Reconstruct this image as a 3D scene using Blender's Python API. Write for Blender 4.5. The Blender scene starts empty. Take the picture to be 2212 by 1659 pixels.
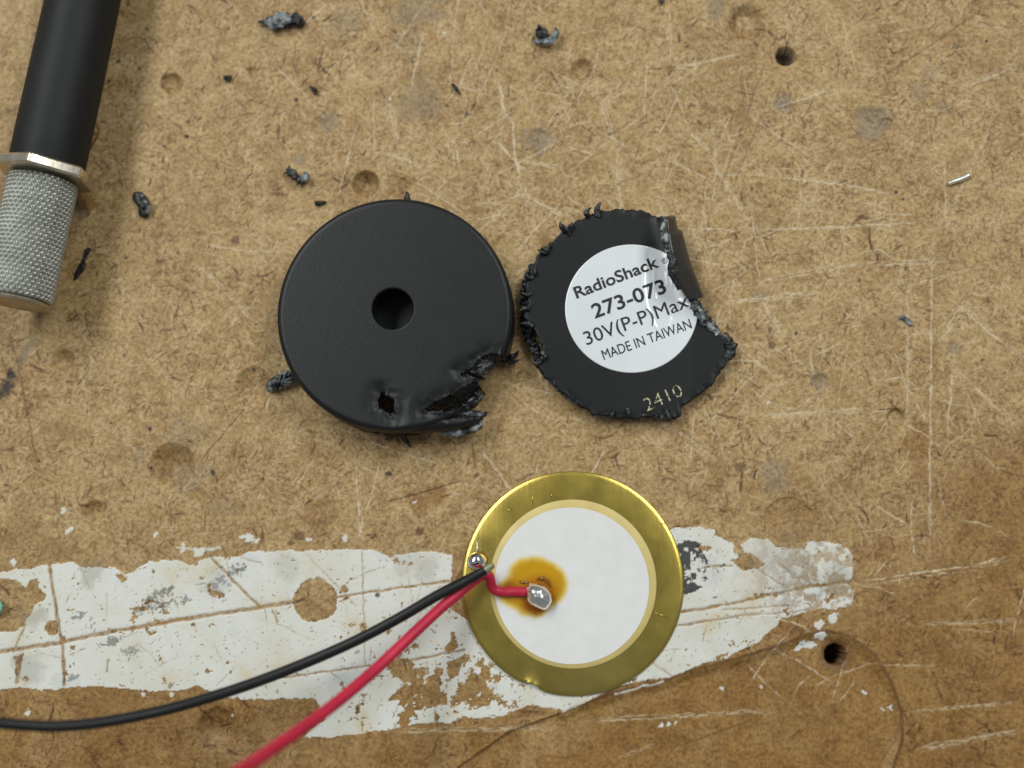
import bpy, bmesh, math, random
import numpy as np
from mathutils import Matrix, Vector

# ------------------------------------------------------------------ camera, world, lights
scene = bpy.context.scene
S = 0.001                                    # everything below is in millimetres
C = bpy.data.collections.new('workbench_scene'); scene.collection.children.link(C)

CAM = np.array([6.0, -20.0, 150.0])
TANH = 62.6 / np.linalg.norm(CAM)
_f = -CAM / np.linalg.norm(CAM)
_r = np.cross(_f, [0, 1, 0]); _r /= np.linalg.norm(_r)
_u = np.cross(_r, _f)
cd = bpy.data.cameras.new('camera'); cam = bpy.data.objects.new('camera', cd); C.objects.link(cam)
cam.matrix_world = Matrix(((_r[0], _u[0], -_f[0], CAM[0]*S), (_r[1], _u[1], -_f[1], CAM[1]*S),
                           (_r[2], _u[2], -_f[2], CAM[2]*S), (0, 0, 0, 1)))
cd.sensor_width = 36; cd.lens = 18 / TANH
cd.clip_start = 0.005; cd.clip_end = 20
cd.dof.use_dof = True; cd.dof.focus_distance = 0.1495; cd.dof.aperture_fstop = 9.5
scene.camera = cam
scene.render.resolution_x = 1024; scene.render.resolution_y = 768

w = bpy.data.worlds.new('World'); scene.world = w; w.use_nodes = True
bg = w.node_tree.nodes['Background']
bg.inputs[0].default_value = (0.92, 0.97, 1.0, 1); bg.inputs[1].default_value = 0.20

def area(name, loc, sx, sy, power, col):
    l = bpy.data.lights.new(name, 'AREA'); l.shape = 'RECTANGLE'; l.size = sx; l.size_y = sy
    l.energy = power; l.color = col
    o = bpy.data.objects.new(name, l); C.objects.link(o); o.location = loc
    d = Vector((0, 0, 0)) - Vector(loc)
    zr = -d.normalized(); yr = Vector((0, 1, 0)); xr = yr.cross(zr).normalized(); yr = zr.cross(xr)
    o.matrix_world = Matrix(((xr.x, yr.x, zr.x, loc[0]), (xr.y, yr.y, zr.y, loc[1]), (xr.z, yr.z, zr.z, loc[2]), (0, 0, 0, 1)))
    return o
area('ceiling_tube_light', (-0.39, 0.36, 0.68), 0.18, 0.62, 5.2, (0.97, 1.0, 0.96))
area('ceiling_tube_light', (0.42, 0.38, 0.67), 0.18, 0.62, 3.9, (0.97, 1.0, 0.96))

vs = scene.view_settings
vs.view_transform = 'Standard'; vs.look = 'None'; vs.gamma = 1; vs.exposure = -0.14
try: vs.use_curve_mapping = False
except Exception: pass
scene.render.engine = 'CYCLES'

# ------------------------------------------------------------------ helpers
def at(px, py, z=0.0):
    """point at height z (mm) seen at this spot of the 2212 x 1659 photograph"""
    d = _f + _r * ((px - 1106) / 1106 * TANH) - _u * ((py - 829.5) / 1106 * TANH)
    t = (z - CAM[2]) / d[2]
    p = CAM + d * t
    return np.array([p[0], p[1], z])
def ats(pts, z=0.0):
    return np.array([at(p[0], p[1], p[2] if len(p) > 2 else z) for p in pts])

def hash2(ix, iy, seed):
    n = (ix.astype(np.int64) * 374761393 + iy.astype(np.int64) * 668265263 + seed * 1442695041) & 0xFFFFFFFF
    n = ((n ^ (n >> 13)) * 1274126177) & 0xFFFFFFFF
    return ((n ^ (n >> 16)) & 0xFFFF) / 65535.0
def vnoise(x, y, seed=0):
    x = np.asarray(x, float); y = np.asarray(y, float)
    ix = np.floor(x); iy = np.floor(y); fx = x - ix; fy = y - iy
    fx = fx*fx*(3-2*fx); fy = fy*fy*(3-2*fy)
    a = hash2(ix, iy, seed); b = hash2(ix+1, iy, seed); c = hash2(ix, iy+1, seed); d = hash2(ix+1, iy+1, seed)
    return (a*(1-fx)+b*fx)*(1-fy) + (c*(1-fx)+d*fx)*fy
def fbm(x, y, seed=0, octv=4, gain=0.55):
    s = 0; a = 1; t = 0
    for k in range(octv):
        s = s + a*vnoise(np.asarray(x)*2**k + 17.3*k, np.asarray(y)*2**k - 9.1*k, seed+k*31); t += a; a *= gain
    return s / t
def n1(x, seed=0): return vnoise(np.asarray(x, float), np.zeros_like(np.asarray(x, float)) + 0.37*seed, seed)

def in_poly(X, Y, poly):
    res = np.zeros(X.shape, bool); n = len(poly)
    for i in range(n):
        x0, y0 = poly[i][0], poly[i][1]; x1, y1 = poly[(i+1) % n][0], poly[(i+1) % n][1]
        if y0 == y1: continue
        c = ((y0 > Y) != (y1 > Y)) & (X < (x1-x0)*(Y-y0)/(y1-y0)+x0)
        res ^= c
    return res
def seg_dist(X, Y, pts):
    d = np.full(X.shape, 1e9)
    for a, b in zip(pts[:-1], pts[1:]):
        ax, ay = a[0], a[1]; bx, by = b[0]-ax, b[1]-ay; L = bx*bx+by*by+1e-12
        t = np.clip(((X-ax)*bx+(Y-ay)*by)/L, 0, 1)
        d = np.minimum(d, np.hypot(X-ax-t*bx, Y-ay-t*by))
    return d
def smooth(e0, e1, x):
    t = np.clip((x-e0)/(e1-e0), 0, 1); return t*t*(3-2*t)
def catmull(pts, n):
    P = np.array(pts, float); m = len(P)
    out = []
    for k in range(n):
        t = k/(n-1)*(m-1); i = min(int(t), m-2); f = t-i
        p0 = P[max(i-1, 0)]; p1 = P[i]; p2 = P[i+1]; p3 = P[min(i+2, m-1)]
        out.append(0.5*((2*p1)+(-p0+p2)*f+(2*p0-5*p1+4*p2-p3)*f*f+(-p0+3*p1-3*p2+p3)*f**3))
    return np.array(out)

# ------------------------------------------------------------------ materials
def newmat(name):
    m = bpy.data.materials.new(name); m.use_nodes = True
    nt = m.node_tree; b = nt.nodes['Principled BSDF']
    return m, nt, b
def node(nt, t, **kw):
    n = nt.nodes.new(t)
    for k, v in kw.items(): setattr(n, k, v)
    return n
def noise_node(nt, scale, detail=3, rough=0.55, vec=None):
    n = node(nt, 'ShaderNodeTexNoise'); n.inputs['Scale'].default_value = scale
    n.inputs['Detail'].default_value = detail; n.inputs['Roughness'].default_value = rough
    if vec is None:
        tc = node(nt, 'ShaderNodeTexCoord'); vec = tc.outputs['Object']
    nt.links.new(vec, n.inputs['Vector'])
    return n
def ramp(nt, fac, stops):
    r = node(nt, 'ShaderNodeValToRGB'); nt.links.new(fac, r.inputs[0])
    e = r.color_ramp.elements
    while len(e) < len(stops): e.new(0.5)
    for el, (p, c) in zip(e, stops): el.position = p; el.color = (*c, 1) if len(c) == 3 else c
    return r
def mix(nt, fac, a, b):
    m = node(nt, 'ShaderNodeMix', data_type='RGBA')
    for sock, v in ((m.inputs['Factor'], fac), (m.inputs[6], a), (m.inputs[7], b)):
        if hasattr(v, 'links') or hasattr(v, 'is_linked'): nt.links.new(v, sock)
        elif isinstance(v, (int, float)): sock.default_value = v
        else: sock.default_value = (*v, 1)
    return m.outputs[2]
def math_n(nt, op, a, b=None, clamp=False):
    m = node(nt, 'ShaderNodeMath', operation=op, use_clamp=clamp)
    for s, v in ((m.inputs[0], a), (m.inputs[1], b)):
        if v is None: continue
        if isinstance(v, (int, float)): s.default_value = v
        else: nt.links.new(v, s)
    return m.outputs[0]
def bump(nt, b, height, strength, dist):
    n = node(nt, 'ShaderNodeBump'); n.inputs['Strength'].default_value = strength
    n.inputs['Distance'].default_value = dist
    nt.links.new(height, n.inputs['Height']); nt.links.new(n.outputs[0], b.inputs['Normal'])

M = {}
def plain(name, col, rough, metal=0.0, spec=0.5, bs=0, bstr=0.2, bdist=0.00005, var=0.15, vs_=300, **kw):
    m, nt, b = newmat(name)
    n = noise_node(nt, vs_, 4)
    lo = tuple(c*(1-var) for c in col); hi = tuple(min(1, c*(1+var)) for c in col)
    r = ramp(nt, n.outputs[0], [(0.3, lo), (0.7, hi)])
    nt.links.new(r.outputs[0], b.inputs['Base Color'])
    b.inputs['Roughness'].default_value = rough; b.inputs['Metallic'].default_value = metal
    b.inputs['Specular IOR Level'].default_value = spec
    if bs:
        bn = noise_node(nt, bs, 3); bump(nt, b, bn.outputs[0], bstr, bdist)
    for k, v in kw.items(): b.inputs[k].default_value = v
    M[name] = m; return m
plain('case_plastic', (0.0085, 0.0098, 0.0112), 0.43, bs=4200, bstr=0.35, bdist=0.00005, spec=0.33)
plain('plate_plastic', (0.0075, 0.008, 0.009), 0.42, bs=3000, bstr=0.2, bdist=0.00003, spec=0.32)
plain('glossy_black', (0.034, 0.030, 0.026), 0.24, spec=0.6)  # folded edge; its brownish highlight is put into the base colour
plain('tube_plastic', (0.010, 0.011, 0.012), 0.58, bs=1500, bstr=0.1, spec=0.3)
plain('black_insulation', (0.010, 0.010, 0.011), 0.45, spec=0.35)
plain('red_insulation', (0.50, 0.020, 0.055), 0.42, spec=0.35, **{'Subsurface Weight': 0.0})
plain('solder', (0.93, 0.92, 0.90), 0.27, metal=1.0, bs=900, bstr=0.35, bdist=0.00012, var=0.08)
plain('bright_solder', (0.86, 0.84, 0.86), 0.07, metal=1.0, var=0.04)
plain('tinned_wire', (0.95, 0.94, 0.90), 0.36, metal=1.0, var=0.05)
plain('stripped_wire', (0.30, 0.31, 0.20), 0.5, metal=0.4, bs=2500, bstr=0.4, var=0.3)
plain('glue_ring', (0.60, 0.47, 0.17), 0.45, var=0.08)
plain('ink', (0.008, 0.008, 0.009), 0.5, var=0.1)
plain('teal_plastic', (0.25, 0.62, 0.52), 0.35, var=0.1)
plain('rosin', (0.45, 0.20, 0.01), 0.08, **{'Transmission Weight': 0.6, 'IOR': 1.5})
plain('knurl_metal', (0.45, 0.46, 0.42), 0.50, metal=0.9, bs=2500, bstr=0.15, var=0.14, vs_=500)
plain('nut_metal', (0.74, 0.68, 0.57), 0.30, metal=0.95, bs=1800, bstr=0.25, bdist=0.00006, var=0.2, vs_=700)
plain('cap_metal', (0.48, 0.42, 0.32), 0.42, metal=0.9, bs=1500, bstr=0.2, var=0.2, vs_=500)

def torn(name, thr, white, sc, rough=0.33):
    m, nt, b = newmat(name)
    tc = node(nt, 'ShaderNodeTexCoord')
    n = noise_node(nt, sc, 5, 0.65, tc.outputs['Object'])
    r = ramp(nt, n.outputs[0], [(0.0, (0.008, 0.009, 0.010)), (thr, (0.014, 0.015, 0.017)), (min(thr+0.16, 1), white)])
    nt.links.new(r.outputs[0], b.inputs['Base Color'])
    b.inputs['Roughness'].default_value = rough
    n2 = noise_node(nt, sc*1.7, 4, 0.6, tc.outputs['Object'])
    bump(nt, b, n2.outputs[0], 0.8, 0.0003)
    M[name] = m
torn('torn_plastic', 0.53, (0.19, 0.215, 0.22), 1000)
torn('torn_white', 0.44, (0.34, 0.38, 0.38), 1100, 0.4)
torn('torn_dark', 0.60, (0.12, 0.135, 0.14), 1300, 0.25)
torn('chip_dark', 0.62, (0.16, 0.18, 0.21), 700, 0.35)
torn('chip_grey', 0.40, (0.24, 0.265, 0.275), 700, 0.4)

# ------------------------------------------------------------------ mesh builders
def tag(o, label=None, cat=None, group=None, kind=None):
    if label: o['label'] = label
    if cat: o['category'] = cat
    if group: o['group'] = group
    if kind: o['kind'] = kind
    return o
def thing(name, loc, label, cat, group=None):
    o = bpy.data.objects.new(name, None); C.objects.link(o); o.empty_display_size = 0.005
    o.location = [v*S for v in loc]; tag(o, label, cat, group); return o
def root_loc(o):
    p = np.zeros(3)
    while o is not None:
        p += np.array(o.location)/S; o = o.parent
    return p
def mk(name, verts, faces, mat, parent=None, loc=None, smoothf=True, autosharp=None):
    """verts in world mm; parent: local = world - parent origin; loc: origin of a top-level mesh"""
    verts = np.asarray(verts, float)
    org = root_loc(parent) if parent is not None else (np.array(loc, float) if loc is not None else np.zeros(3))
    me = bpy.data.meshes.new(name)
    me.from_pydata(((verts-org)*S).tolist(), [], [list(map(int, f)) for f in faces])
    bm = bmesh.new(); bm.from_mesh(me); bmesh.ops.recalc_face_normals(bm, faces=bm.faces); bm.to_mesh(me); bm.free()
    if smoothf: me.polygons.foreach_set('use_smooth', [True]*len(me.polygons))
    if autosharp is not None: me.set_sharp_from_angle(angle=math.radians(autosharp))
    me.materials.append(M[mat] if isinstance(mat, str) else mat)
    o = bpy.data.objects.new(name, me); C.objects.link(o)
    if parent is not None: o.parent = parent
    else: o.location = org*S
    return o
def solidify(o, t, off=-1):
    m = o.modifiers.new('thickness', 'SOLIDIFY'); m.thickness = t*S; m.offset = off; return o
def grid_faces(nu, nv, closed_u=False, closed_v=False):
    f = []
    for i in range(nu if closed_u else nu-1):
        for j in range(nv if closed_v else nv-1):
            a = i*nv+j; b = ((i+1) % nu)*nv+j; c = ((i+1) % nu)*nv+(j+1) % nv; d = i*nv+(j+1) % nv
            f.append((a, b, c, d))
    return f
def lathe(profile, n, centre, caps=(False, False)):
    """profile [(r,z)] about a vertical axis through centre (x,y)"""
    th = np.linspace(0, 2*math.pi, n, endpoint=False)
    V = []
    for t in th:
        for r, z in profile: V.append((centre[0]+r*math.cos(t), centre[1]+r*math.sin(t), z))
    F = grid_faces(n, len(profile), closed_u=True); m = len(profile)
    if caps[0]: F.append([i*m for i in range(n)])
    if caps[1]: F.append([i*m+m-1 for i in range(n)])
    return np.array(V), F
def tube_geo(pts, radii, seg=16, rough=0.0, seed=1, nfreq=2.0, flat=1.0, taper_cap=True):
    P = np.array(pts, float); n = len(P); R = np.interp(np.linspace(0, 1, n), np.linspace(0, 1, len(radii)), radii)
    T = np.gradient(P, axis=0); T /= np.linalg.norm(T, axis=1)[:, None]+1e-12
    V = []
    up = np.array([0, 0, 1.0])
    L = np.concatenate([[0], np.cumsum(np.linalg.norm(np.diff(P, axis=0), axis=1))])
    for i in range(n):
        s = np.cross(T[i], up); s /= np.linalg.norm(s)+1e-9; b = np.cross(s, T[i])
        a = 2*math.pi*np.arange(seg)/seg; q = np.full(seg, R[i])
        if rough:
            kk = np.arange(seg); q = q*(1+rough*(2*fbm(np.full(seg, L[i]*nfreq), np.where(kk < seg/2, kk, seg-kk)*0.7, seed, 3)-1))
        V.extend(P[i]+s*(np.cos(a)*q)[:, None]+b*(np.sin(a)*q*flat)[:, None])
    F = grid_faces(n, seg, closed_v=True)
    F.append(list(range(seg))); F.append([(n-1)*seg+k for k in range(seg)])
    return np.array(V), F
def loft(rowsA, rowsB, nu, nv, bulge=0.0, rough=0.0, seed=3, fu=2.0, fv=2.0):
    A = catmull(rowsA, nu); B = catmull(rowsB, nu); V = []
    for i in range(nu):
        for j in range(nv):
            t = j/(nv-1); p = A[i]*(1-t)+B[i]*t
            p = p+np.array([0, 0, bulge*math.sin(math.pi*t)])
            if rough: p = p+np.array([0, 0, rough*(2*float(fbm(i*fu*0.1, j*fv*0.1, seed, 3))-1)])
            V.append(p)
    return np.array(V), grid_faces(nu, nv)
#BENCH
# ------------------------------------------------------------------ the bench top
H = 0.125
XF, YF = 69.0, 54.0
fx = np.arange(-XF, XF+1e-6, H); fy = np.arange(-YF, YF+1e-6, H)
def outer(v0):
    o = []; s = 0.3; v = v0
    while v < 330: v += s; s *= 1.35; o.append(v)
    return np.array(o)
gx = np.concatenate([-outer(XF)[::-1], fx, outer(XF)]); gy = np.concatenate([-outer(YF)[::-1], fy, outer(YF)])
ox, oy = len(outer(XF)), len(outer(YF))
NX, NY = len(gx), len(gy)
X, Y = np.meshgrid(gx, gy, indexing='ij')
fine = (slice(ox, ox+len(fx)), slice(oy, oy+len(fy)))
Xf, Yf = X[fine], Y[fine]
zero = lambda: np.zeros(Xf.shape)
rng = np.random.default_rng(7)

def splat(arr, pts, val):
    """bilinear max-splat of points (n,2) mm with values"""
    u = (pts[:, 0]+XF)/H; v = (pts[:, 1]+YF)/H
    ok = (u > 1) & (v > 1) & (u < arr.shape[0]-3) & (v < arr.shape[1]-3)
    u, v, val = u[ok], v[ok], val[ok]
    iu = u.astype(int); iv = v.astype(int); du = u-iu; dv = v-iv
    for a in (0, 1):
        for b in (0, 1):
            wgt = (du if a else 1-du)*(dv if b else 1-dv)
            np.maximum.at(arr, (iu+a, iv+b), np.minimum(val*wgt**.7*1.15, 1))
def fibres(arr, n, lmin, lmax, vmin, vmax, region=None, ang=None, spread=3.2, curl=0.8, thick=0):
    x = rng.uniform(-XF, XF, n); y = rng.uniform(-YF, YF, n)
    if region is not None:
        k = rng.uniform(0, 1, n) < region(x, y); x, y = x[k], y[k]; n = len(x)
    L = lmin+(lmax-lmin)*rng.uniform(0, 1, n)**2
    a = rng.uniform(0, math.pi, n) if ang is None else rng.normal(ang, spread, n)
    c = rng.normal(0, curl, n); v = rng.uniform(vmin, vmax, n)
    ns = int(lmax/H*1.3)+2; t = np.linspace(-0.5, 0.5, ns)
    A = a[:, None]+c[:, None]*t[None]
    px = x[:, None]+np.cos(A)*t*L[:, None]; py = y[:, None]+np.sin(A)*t*L[:, None]
    val = v[:, None]*(1-np.abs(2*t)[None]**4)
    for off in ([0] if not thick else [-thick/2, 0, thick/2]):
        splat(arr, np.stack([(px-np.sin(A)*off).ravel(), (py+np.cos(A)*off).ravel()], 1), val.ravel())
dark, light, scr, paint = zero(), zero(), zero(), zero()
varn_shade, ink, grey, dirt_shade = zero(), zero(), zero(), zero()
dz = zero()

# where the finish is worn through (pale, fibrous) and where the old brown varnish survives
worn_field = fbm(Xf/16, Yf/16, 5, 4)
vp = smooth(-14, -44, Yf)*0.75 + smooth(25, 66, Xf)*smooth(8, -30, Yf)*0.55
def gauss(px, py, r):
    p = at(px, py); return np.exp(-((Xf-p[0])**2+(Yf-p[1])**2)/(r*r))
vp = vp + 0.9*gauss(2190, 1120, 9) + 0.35*gauss(1700, 1560, 22) + 0.25*gauss(300, 1620, 16)
varn_shade = np.clip(vp*(0.55+0.9*fbm(Xf/7, Yf/7, 8, 4)), 0, 1)
varn_shade = np.clip(varn_shade + 0.30*smooth(0.52, 0.75, fbm(Xf/5+3, Yf/5, 15, 4)), 0, 1)

# fibres of the hardboard
fibres(dark, 42000, 0.3, 1.4, 0.15, 0.65, curl=0.3)
fibres(dark, 5200, 0.6, 2.6, 0.4, 1.0, curl=0.35)
fibres(dark, 380, 0.8, 3.6, 0.75, 1.0, curl=0.5, thick=0.13)
fibres(light, 40000, 0.25, 1.2, 0.15, 0.75, curl=0.3)
lightreg = lambda x, y: np.clip(0.15+1.1*np.exp(-((x-8)**2/1500+(y-22)**2/500))+0.5*np.exp(-((x-42)**2/500+(y-0)**2/300)), 0, 1)
fibres(light, 16000, 0.5, 2.6, 0.35, 1.0, region=lightreg, curl=0.4)

dark *= .30+1.05*smooth(.30, .68, fbm(Xf/2.6, Yf/2.6, 101, 4, .6)); light *= .30+1.05*smooth(.32, .66, fbm(Xf/2.2+40, Yf/2.2, 103, 4, .6))
dark[:] = np.clip(dark, 0, 1); light[:] = np.clip(light, 0, 1)
def scratch(arr, pts, wpx, val, jit=0.10, z=0.0, ragged=0.5, seed=1):
    P = ats(pts)[:, :2]; wmm = wpx/17.67
    x0, y0 = P.min(0)-1.2-wmm; x1, y1 = P.max(0)+1.2+wmm
    i0, i1 = np.clip([int((x0+XF)/H), int((x1+XF)/H)+1], 0, Xf.shape[0]); j0, j1 = np.clip([int((y0+YF)/H), int((y1+YF)/H)+1], 0, Xf.shape[1])
    if i1 <= i0 or j1 <= j0: return
    sl = (slice(i0, i1), slice(j0, j1)); x, y = Xf[sl], Yf[sl]
    d = seg_dist(x+jit*(2*fbm(x*1.1, y*1.1, seed, 3)-1)*2, y+jit*(2*fbm(x*1.1+9, y*1.1, seed+5, 3)-1)*2, P)
    hw = max(wmm/2, H*0.45)*(1-ragged+2*ragged*fbm(x*0.9, y*0.9, seed+9, 3))
    m = val*(1-smooth(hw*0.5, hw*1.25+H*0.4, d))*(1-ragged*smooth(.42, .62, fbm(x*1.6, y*1.6, seed+2, 3, .7)))
    if arr is scr:      # strokes run out thinly at both ends
        mid = (P[0]+P[-1])/2; hl = np.linalg.norm(P[-1]-P[0])/2+1e-6
        m = m*(1-smooth(.55, 1.02, np.hypot(x-mid[0], y-mid[1])/hl))
    if arr is not None: arr[sl] = np.maximum(arr[sl], m)
    if z: dz[sl] -= z*(1-smooth(hw*0.4, hw*1.5+H*0.5, d))
# long pale scratches
LS = [([(1475, 272), (1535, 328)], 5, .8), ([(1667, 384), (1800, 395), (1939, 420)], 4, .8), ([(1447, 152), (1607, 116)], 5, .6),
      ([(2067, 192), (2212, 132)], 5, .7), ([(1607, 496), (1800, 490), (2007, 476)], 4, .7), ([(2040, 328), (2043, 504)], 4, .5),
      ([(2015, 500), (2011, 800), (2008, 1240)], 5, .7), ([(1962, 606), (1962, 930)], 3, .6), ([(1549, 655), (1782, 630)], 5, .8),
      ([(1549, 625), (1832, 573), (2100, 560)], 4, .6), ([(2052, 643), (2212, 780)], 5, .75), ([(2095, 643), (2025, 746)], 4, .7),
      ([(2049, 780), (2212, 936)], 5, .6), ([(1645, 650), (1689, 726)], 5, .8), ([(1582, 736), (1689, 826)], 4, .7),
      ([(1075, 150), (1090, 244), (1109, 262), (1113, 337), (1131, 420)], 6, .8), ([(1060, 292), (1135, 375)], 6, .8),
      ([(1127, 345), (1210, 360)], 4, .7), ([(843, 210), (861, 315)], 4, .7), ([(981, 292), (993, 367)], 4, .7), ([(824, 326), (910, 360)], 5, .6),
      ([(1098, 412), (1236, 472)], 5, .8), ([(679, 990), (638, 1052)], 6, .6), ([(769, 974), (782, 1190)], 3, .7), ([(1290, 180), (1330, 330), (1345, 520)], 4, .6),
      ([(1530, 330), (1620, 480)], 4, .6), ([(880, 380), (1000, 460)], 4, .5), ([(1310, 960), (1270, 1040)], 6, .75), ([(1030, 960), (1130, 1090)], 5, .7),
      ([(1420, 900), (1560, 1000)], 4, .5), ([(1600, 900), (1900, 880)], 4, .6), ([(1840, 1260), (1960, 1240), (2080, 1225), (2212, 1195)], 5, .8),
      ([(1980, 1350), (2212, 1340)], 4, .5), ([(1950, 1540), (2212, 1515)], 4, .55), ([(1970, 1620), (2212, 1575)], 5, .6), ([(1240, 1560), (1700, 1535)], 4, .6),
      ([(800, 1580), (1220, 1572)], 4, .6), ([(1330, 1640), (1420, 1600)], 4, .4), ([(420, 1330), (440, 1480)], 2, .3), ([(200, 900), (330, 1000)], 3, .35),
      ([(2150, 250), (2050, 470)], 4, .5), ([(1830, 60), (1960, 30)], 4, .5), ([(560, 700), (420, 560)], 4, .4), ([(480, 720), (560, 640)], 4, .5)]
for k, (p, wd, v) in enumerate(LS):
    for e in range(3):
        off = [(0, 0), (rng.normal(0, 3.5), rng.normal(0, 3.5)), (rng.normal(0, 3.5), rng.normal(0, 3.5))][e]
        scratch(scr, [(a+off[0]+rng.normal(0, 1.2), b_+off[1]+rng.normal(0, 1.2)) for a, b_ in p], wd*(.5 if e == 0 else .3), min(1, v*(1.05 if e == 0 else .7)), seed=k*3+1+e*97, z=0.01, ragged=.85, jit=.12)
for k in range(260):
    cx, cy = (rng.normal(1300, 380), rng.normal(420, 260)) if k < 190 else (rng.uniform(1500, 2212), rng.uniform(400, 1500))
    a = rng.uniform(0, math.pi); L = rng.uniform(25, 110)
    scratch(scr, [(cx-L*math.cos(a), cy-L*math.sin(a)), (cx+6*rng.normal(), cy+6*rng.normal()), (cx+L*math.cos(a), cy+L*math.sin(a))], rng.uniform(.9, 2.2), rng.uniform(.35, .8), seed=k+200, z=0.006, ragged=.75)
# dark grooves
for k, (p, wd, v) in enumerate([([(2151, 0), (2030, 85), (1915, 160)], 4, .55), ([(1651, 140), (1600, 290), (1555, 412)], 4, .45), ([(1645, 250), (1583, 405)], 4, .4),
        ([(26, 739), (47, 829), (65, 926), (80, 999)], 3.5, .7), ([(841, 1083), (920, 1062), (994, 1039)], 3, .95), ([(527, 884), (435, 994)], 1.6, .8),
        ([(1020, 960), (1028, 1010)], 6, .8), ([(1605, 1000), (1600, 1060)], 6, .9), ([(1550, 895), (1590, 905)], 5, .8), ([(1950, 1540), (1935, 1600), (1900, 1659)], 3, .5),
        ([(1620, 1560), (1560, 1580), (1480, 1610)], 4, .5), ([(870, 1010), (800, 1090)], 2, .4), ([(1870, 800), (1880, 830)], 5, .7)]):
    scratch(dirt_shade, p, wd, v, jit=0.05, z=0.04, ragged=0.3, seed=k+60)

def fleck(arr, px, py, r, v, fr=3.0, seed=1, sq=1.0, rot=0.0, dens=.5, soft=.05):
    p = at(px, py); rr = r/17.67*1.9
    i0, i1 = np.clip([int((p[0]-rr+XF)/H), int((p[0]+rr+XF)/H)+1], 0, Xf.shape[0]); j0, j1 = np.clip([int((p[1]-rr+YF)/H), int((p[1]+rr+YF)/H)+1], 0, Xf.shape[1])
    if i1 <= i0 or j1 <= j0: return
    sl = (slice(i0, i1), slice(j0, j1)); x, y = Xf[sl]-p[0], Yf[sl]-p[1]
    xr = x*math.cos(rot)+y*math.sin(rot); yr = (-x*math.sin(rot)+y*math.cos(rot))/sq
    d = np.hypot(xr, yr)/(r/17.67)
    n = fbm(Xf[sl]*fr, Yf[sl]*fr, seed, 4, .6)
    arr[sl] = np.maximum(arr[sl], v*smooth(0, soft, n-(1-dens)-.38*np.clip(d, 0, 2)**2+.12))
# grey smudges and stains
def blob(arr, px, py, r, v, fr=0.8, thr=0.5, seed=1, sq=1.0, rot=0.0):
    p = at(px, py); rr = r/17.67*1.9
    i0, i1 = np.clip([int((p[0]-rr+XF)/H), int((p[0]+rr+XF)/H)+1], 0, Xf.shape[0]); j0, j1 = np.clip([int((p[1]-rr+YF)/H), int((p[1]+rr+YF)/H)+1], 0, Xf.shape[1])
    if i1 <= i0 or j1 <= j0: return
    sl = (slice(i0, i1), slice(j0, j1)); x, y = Xf[sl]-p[0], Yf[sl]-p[1]
    xr = x*math.cos(rot)+y*math.sin(rot); yr = (-x*math.sin(rot)+y*math.cos(rot))/sq
    d = np.hypot(xr, yr)/(r/17.67)
    n = fbm(Xf[sl]*fr, Yf[sl]*fr, seed, 4)
    arr[sl] = np.maximum(arr[sl], v*(1-smooth(0.55, 1.15, d+1.5*(n-thr))))
for k, q in enumerate([(900, 220, 60, .5), (1165, 300, 35, .75), (1880, 265, 42, .8), (1690, 218, 24, .7), (650, 345, 18, .75), (710, 265, 26, .6), (745, 50, 40, .45),
          (905, 15, 60, .5), (1545, 20, 28, .7), (1772, 825, 24, .75), (400, 940, 50, .35), (410, 1030, 45, .4), (300, 985, 20, .5), (1675, 1030, 40, .6), (2060, 750, 18, .7),
          (1640, 640, 22, .5), (160, 450, 30, .55), (2010, 150, 25, .4), (1940, 690, 14, .6), (480, 1100, 30, .3), (880, 90, 40, .3), (2040, 230, 18, .5), (1990, 200, 22, .4)]):
    blob(grey, *q, seed=k+400)
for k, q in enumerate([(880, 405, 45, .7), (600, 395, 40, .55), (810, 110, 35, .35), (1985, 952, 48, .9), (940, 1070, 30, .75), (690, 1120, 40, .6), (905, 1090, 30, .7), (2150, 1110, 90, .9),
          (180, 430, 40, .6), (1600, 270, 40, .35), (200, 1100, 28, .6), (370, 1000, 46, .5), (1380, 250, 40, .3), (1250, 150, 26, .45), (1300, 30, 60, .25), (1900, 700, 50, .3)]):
    blob(varn_shade, *q, seed=k+500)  # brown varnish patches, one of them painting a dent's shading
# ink-black marks
blob(ink, 12, 835, 62, .92, fr=1.2, thr=.38, seed=611, sq=0.28, rot=math.radians(60))
blob(grey, 55, 765, 40, .8, fr=1.0, seed=612, sq=0.35, rot=math.radians(70))
for k in range(60):
    blob(ink, rng.uniform(0, 2212), rng.uniform(0, 1100), rng.uniform(2, 5), rng.uniform(.5, .95), fr=2, seed=700+k)
for (px, py, r) in [(255, 133, 5), (318, 65, 5), (315, 62, 4), (302, 149, 4), (236, 176, 5), (640, 215, 6), (841, 1023, 6), (838, 1022, 5), (460, 1021, 6), (815, 1285, 5), (1950, 430, 5), (553, 700, 3), (1935, 415, 5), (1720, 720, 5)]:
    blob(ink, px, py, r, .9, fr=2, seed=int(px))
for (px, py, r) in [(510, 517, 11), (345, 567, 9), (1666, 745, 8), (905, 1150, 9), (645, 1158, 13), (628, 1174, 9), (1600, 1010, 10)]:
    blob(dirt_shade, px, py, r, .75, fr=1.5, seed=int(px)+3)

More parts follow.
